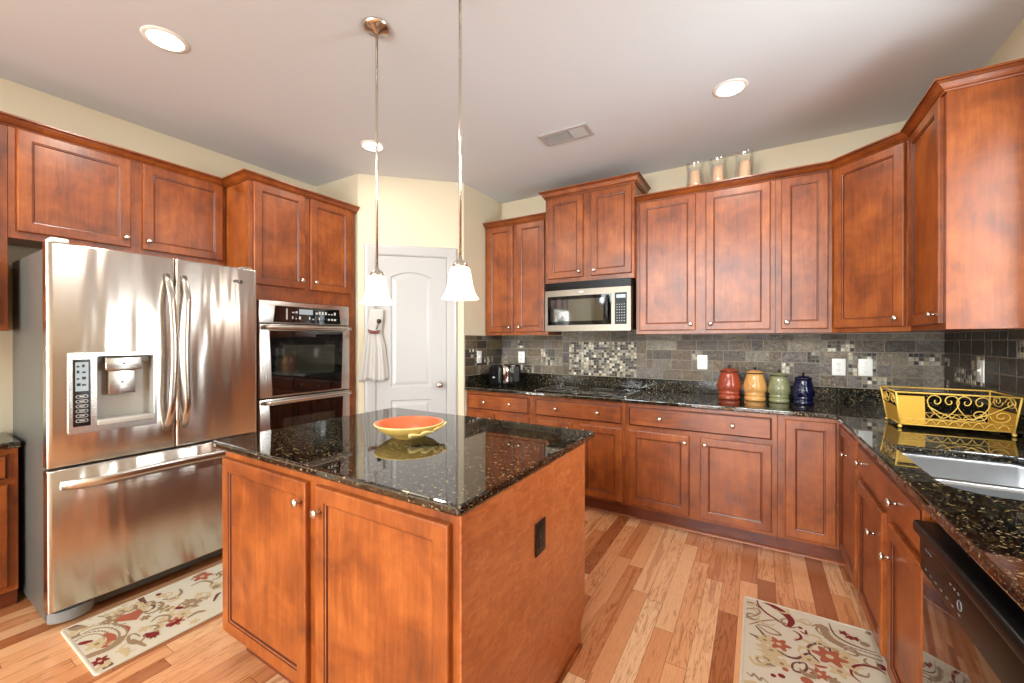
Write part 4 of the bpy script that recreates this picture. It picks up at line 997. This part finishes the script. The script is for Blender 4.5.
m = MB(); m.loops([[(x, y, z) for x, y, z in ((.094, -.066, 1.408), (.135, -.071, 1.398), (.180, -.068, 1.404), (.186, -.066, 1.436), (.140, -.072, 1.428), (.082, -.064, 1.442))], [(x, y, z) for x, y, z in ((.094, -.050, 1.408), (.135, -.055, 1.398), (.180, -.052, 1.404), (.186, -.050, 1.436), (.140, -.056, 1.428), (.082, -.048, 1.442))]], cap0=True); m.build('brown_tie', 'brownwood', tw_, .003)
m = MB(); m.sphere((.178, -.068, 1.512), .018, 0, 16, 10, (1, .6, 1.1)); m.tube([(.176, -.066, 1.505), (.168, -.068, 1.475), (.158, -.068, 1.440)], .004, 8); m.build('button', 'darkknob', tw_)
m = MB(); m.tube([(.14, -.032, 1.612), (.145, -.026, 1.645), (.160, -.0255, 1.660), (.176, -.026, 1.645), (.18, -.032, 1.612)], .003, 6); m.build('hanging_loop', 'linen', tw_)

RUG_R = [('r','maroon',[(0.024,2.455),(0.064,2.436),(0.096,2.413),(0.127,2.378),(0.137,2.34),(0.123,2.295)],0.022),('r','maroon',[(-0.003,2.461),(0.004,2.407),(0.037,2.357),(0.08,2.325),(0.116,2.29)],0.007),('b','maroon',[(0.169,2.316)],0.014),('r','maroon',[(0.139,2.277),(0.162,2.264),(0.166,2.235),(0.142,2.207)],0.007),('r','maroon',[(0.167,2.288),(0.189,2.281),(0.189,2.31)],0.007),('r','taupe',[(-0.05,2.337),(-0.01,2.37),(0.01,2.348),(-0.013,2.301),(-0.048,2.28)],0.006),('r','taupe',[(-0.034,2.221),(0.023,2.284),(0.08,2.325)],0.006),('r','taupe',[(-0.003,2.243),(0.047,2.245),(0.09,2.215),(0.043,2.202),(-0.003,2.24)],0.007),('r','brownpile',[(-0.033,2.153),(-0.003,2.143),(0.021,2.124),(0.029,2.162),(-0.009,2.227)],0.009),('f','rust',[(0.08,2.143)],0.055),('r','brownpile',[(0.073,2.096),(0.105,2.08),(0.144,2.088),(0.186,2.144),(0.218,2.113)],0.008),('r','brownpile',[(0.221,2.108),(0.192,2.147),(0.19,2.193),(0.225,2.235),(0.26,2.233),(0.269,2.203),(0.251,2.172),(0.227,2.179)],0.008),('f','rust',[(0.261,2.168)],0.075),('s','taupe',[(0.26,2.376),(0.269,2.312),(0.31,2.281),(0.361,2.269),(0.417,2.267),(0.444,2.264)],0.028),('r','brownpile',[(0.288,2.425),(0.297,2.351),(0.326,2.318),(0.376,2.3),(0.433,2.297)],0.006),('f','maroon',[(0.336,2.375)],0.024),('f','maroon',[(0.353,2.354)],0.022),('f','maroon',[(0.376,2.357)],0.022),('r','brownpile',[(0.153,2.07),(0.125,2.043),(0.125,2.006),(0.151,2.008),(0.172,2.043),(0.167,2.073),(0.144,2.055)],0.007),('f','rust',[(0.212,2.035)],0.045),('r','rust',[(0.181,2.086),(0.212,2.081),(0.244,2.091)],0.01),('b','maroon',[(0.054,1.931)],0.014),('b','maroon',[(0.082,1.945)],0.018),('b','rust',[(0.097,1.991)],0.016),('r','maroon',[(0.346,2.068),(0.323,2.098),(0.333,2.147),(0.372,2.182),(0.417,2.186),(0.44,2.169)],0.007),('r','maroon',[(0.421,2.207),(0.45,2.21)],0.022),('r','taupe',[(-0.04,1.897),(-0.021,1.882),(-0.013,1.9),(0.008,1.877),(0.014,1.894),(0.037,1.878)],0.006),('r','sand',[(-0.002,2.088),(0.038,2.07),(0.043,2.022),(0.02,1.98)],0.012),('r','sand',[(0.156,2.449),(0.213,2.457),(0.261,2.446)],0.012),('r','sand',[(-0.031,1.998),(-0.008,1.963),(0.047,1.977)],0.01),('r','taupe',[(0.391,2.455),(0.425,2.458),(0.436,2.429),(0.42,2.431)],0.01),('b','taupe',[(0.404,2.337)],0.025),('r','taupe',[(0.216,2.357),(0.243,2.385),(0.233,2.342),(0.247,2.31)],0.007),('b','rust',[(0.166,1.968)],0.03),('f','sand',[(0.284,2.092)],0.05),('r','sand',[(0.269,2.129),(0.312,2.146),(0.338,2.125)],0.012)]
RUG_L = [('b','maroon',[(-2.761,0.63)],0.03),('r','maroon',[(-2.565,0.552),(-2.548,0.569),(-2.531,0.589)],0.016),('r','maroon',[(-2.388,0.723),(-2.355,0.743),(-2.344,0.764)],0.022),('f','maroon',[(-2.344,0.743)],0.03),('f','maroon',[(-2.348,0.568)],0.04),('r','maroon',[(-2.492,0.877),(-2.459,0.897)],0.014),('p','rust',[(-2.617,0.681),(-2.649,0.716),(-2.635,0.744),(-2.638,0.781),(-2.592,0.783),(-2.545,0.743),(-2.58,0.711)],0),('r','brownpile',[(-2.593,0.775),(-2.579,0.8),(-2.6,0.829),(-2.639,0.811)],0.008),('s','taupe',[(-2.617,0.551),(-2.648,0.589),(-2.639,0.63),(-2.594,0.665),(-2.518,0.681),(-2.462,0.672),(-2.425,0.64),(-2.415,0.601),(-2.427,0.556)],0.026),('s','taupe',[(-2.608,0.544),(-2.615,0.587),(-2.58,0.623),(-2.525,0.634),(-2.484,0.618),(-2.478,0.595)],0.02),('r','taupe',[(-2.635,0.54),(-2.637,0.574)],0.016),('r','rust',[(-2.549,0.634),(-2.49,0.641),(-2.446,0.621),(-2.452,0.598)],0.02),('r','rust',[(-2.571,0.679),(-2.508,0.695),(-2.462,0.672)],0.018),('r','taupe',[(-2.388,0.71),(-2.433,0.703),(-2.432,0.683),(-2.382,0.672),(-2.347,0.685),(-2.354,0.71),(-2.377,0.723)],0.008),('r','taupe',[(-2.8,0.683),(-2.799,0.718),(-2.751,0.712),(-2.755,0.685)],0.009),('r','taupe',[(-2.739,0.655),(-2.68,0.687),(-2.637,0.669),(-2.67,0.641)],0.008),('p','taupe',[(-2.744,0.56),(-2.718,0.598),(-2.665,0.614),(-2.679,0.577),(-2.721,0.552)],0),('p','brownpile',[(-2.791,0.539),(-2.767,0.583),(-2.718,0.598),(-2.741,0.547)],0),('f','rust',[(-2.373,0.835)],0.05),('r','maroon',[(-2.372,0.798),(-2.361,0.827),(-2.387,0.866)],0.016),('r','taupe',[(-2.466,0.772),(-2.486,0.807),(-2.447,0.838),(-2.413,0.819),(-2.435,0.783)],0.009),('p','sand',[(-2.46,0.791),(-2.462,0.821),(-2.429,0.825),(-2.42,0.8)],0),('f','rust',[(-2.694,1.072)],0.06),('r','taupe',[(-2.706,1.022),(-2.738,1.09),(-2.669,1.109)],0.01),('r','maroon',[(-2.799,1.076),(-2.772,1.103)],0.012),('r','taupe',[(-2.633,0.871),(-2.592,0.904),(-2.616,0.946),(-2.665,0.955)],0.01),('r','taupe',[(-2.643,0.998),(-2.641,1.051),(-2.585,1.074),(-2.554,1.052)],0.009),('r','brownpile',[(-2.388,1.0),(-2.434,1.037),(-2.435,1.055)],0.01),('r','taupe',[(-2.351,0.872),(-2.36,0.915),(-2.336,0.945)],0.012),('r','taupe',[(-2.497,0.935),(-2.482,0.97),(-2.44,0.996)],0.014),('r','brownpile',[(-2.788,0.814),(-2.692,0.808)],0.008),('r','brownpile',[(-2.782,0.827),(-2.643,0.812)],0.008),('r','sand',[(-2.73,0.742),(-2.801,0.806)],0.014),('b','maroon',[(-2.7,0.877)],0.018),('f','taupe',[(-2.524,0.849)],0.04),('r','sand',[(-2.358,0.616),(-2.345,0.649),(-2.288,0.634)],0.012),('b','brownpile',[(-2.698,0.537)],0.01),('r','brownpile',[(-2.285,0.56),(-2.275,0.583),(-2.309,0.585)],0.01),('b','sand',[(-2.302,0.578)],0.02),('r','sand',[(-2.797,0.967),(-2.764,1.008),(-2.814,1.044)],0.012),('f','sand',[(-2.803,0.902)],0.05),('r','taupe',[(-2.398,0.683),(-2.292,0.701)],0.01)]
# ------------------------------------------------------------------ the two patterned mats
RUGM = ['cream', 'taupe', 'rust', 'maroon', 'sand', 'brownpile']
def mat_rug(label, x0, x1, y0, y1, shapes, extra):
    cx, cy = (x0 + x1) / 2, (y0 + y1) / 2; m = MB(); T = .008
    lo = lambda ins, z: [(a - cx, b - cy, z) for a, b in rrect(x0 + ins, x1 - ins, y0 + ins, y1 - ins, .018 - min(.01, ins), 4)]
    m.loops([lo(.002, .0006), lo(0, .003), lo(.001, .0085), lo(.004, .0095), lo(.010, .0095), lo(.012, T)], cap0=True, cap1=True)
    rnd = random.Random(len(shapes)); L = [0]
    def put(P, mi):
        """a patch of pile, kept inside the border"""
        L[0] += 1; z = T + .0003 + .00002 * (L[0] % 60); q = [(min(x1 - .014, max(x0 + .014, a)) - cx, min(y1 - .014, max(y0 + .014, b)) - cy, z) for a, b in P]
        m.add(q, [list(range(len(q)))], mi)
    def smooth(P, n=5):
        O = []
        for i in range(len(P) - 1):
            p0, p1, p2, p3 = P[max(0, i - 1)], P[i], P[i + 1], P[min(len(P) - 1, i + 2)]
            for k in range(n):
                t = k / n; O.append(tuple(.5 * (2 * p1[j] + (p2[j] - p0[j]) * t + (2 * p0[j] - 5 * p1[j] + 4 * p2[j] - p3[j]) * t * t + (3 * p1[j] - p0[j] - 3 * p2[j] + p3[j]) * t ** 3) for j in (0, 1)))
        return O + [P[-1]]
    def ribbon(P, w, mi):
        P = smooth(P); N = len(P); A = []; B = []
        for i, p in enumerate(P):
            a, b = P[max(0, i - 1)], P[min(N - 1, i + 1)]; dx, dy = b[0] - a[0], b[1] - a[1]; l = math.hypot(dx, dy) or 1
            ww = w / 2 * (.45 + .75 * math.sin(PI * (i + .5) / N)); A.append((p[0] - dy / l * ww, p[1] + dx / l * ww)); B.append((p[0] + dy / l * ww, p[1] - dx / l * ww))
        for i in range(N - 1): put([A[i], A[i + 1], B[i + 1], B[i]], mi)
    def blob(c, r, mi, lob=0, amp=0.): put([(c[0] + r * (1 + amp * math.cos(lob * t)) * math.cos(t) * 1.1, c[1] + r * (1 + amp * math.cos(lob * t)) * math.sin(t)) for t in (2 * PI * k / 36 for k in range(36))], mi)
    for k, mt, P, w in shapes + extra:
        mi = RUGM.index(mt)
        if k == 'r': ribbon(P, w * 1.35, mi)
        elif k == 'b': blob(P[0], w * .65, mi)
        elif k == 'p': put(P, mi)
        elif k == 'f':
            blob(P[0], w * .62, mi, rnd.choice((5, 6, 7)), .28)
            if w > .035: blob(P[0], w * .17, 4 if mi != 4 else 1)
        elif k == 's':
            Q = smooth(P, 7)
            for i in range(0, len(Q), 2): blob(Q[i], w * .62, mi, 3, .15); 
            for i in range(0, len(Q), 2): blob(Q[i], w * .36, 0)
    o = m.build('floor_mat', RUGM, None); o.location = (cx, cy, 0); return tag(o, label, 'rug')
def filler(x0, x1, y0, y1, n, seed, cols=('taupe', 'rust', 'maroon', 'sand', 'brownpile'), kinds='ffrb'):
    """curls, leaves and dots strewn between the large motifs"""
    r = random.Random(seed); O = []
    for _ in range(n):
        k = r.choice(kinds); mt = r.choice(cols); c = (r.uniform(x0, x1), r.uniform(y0, y1)); a = r.uniform(0, 6.28); b = r.choice((-1, 1)) * r.uniform(.5, 1.3); P = []
        for q in range(6): P.append(c); c = (c[0] + .024 * math.cos(a), c[1] + .024 * math.sin(a)); a += b
        O.append((k, mt, P, {'r': .008, 'f': r.choice((.03, .045, .055)), 'b': .016}[k]))
        if k == 'r': O.append(('p', mt, [(P[2][0] + .020 * math.cos(t) * (1 + .2 * math.cos(2 * t)), P[2][1] + .008 * math.sin(t)) for t in (2 * PI * h / 14 for h in range(14))], 0))
    return O
soft = ('sand', 'sand', 'taupe')
mat_rug('cream floral mat on the floor before the refrigerator', -2.757, -2.262, .532, 1.50, filler(-2.73, -2.29, .56, 1.46, 60, 8, soft, 'rrf') + RUG_L, filler(-2.72, -2.30, 1.22, 1.46, 14, 3))
mat_rug('cream floral mat on the floor before the sink cabinet', -.062, .462, 1.62, 2.462, filler(-.04, .43, 1.65, 2.43, 60, 6, soft, 'rrf') + RUG_R, filler(-.03, .42, 1.65, 1.84, 14, 5))
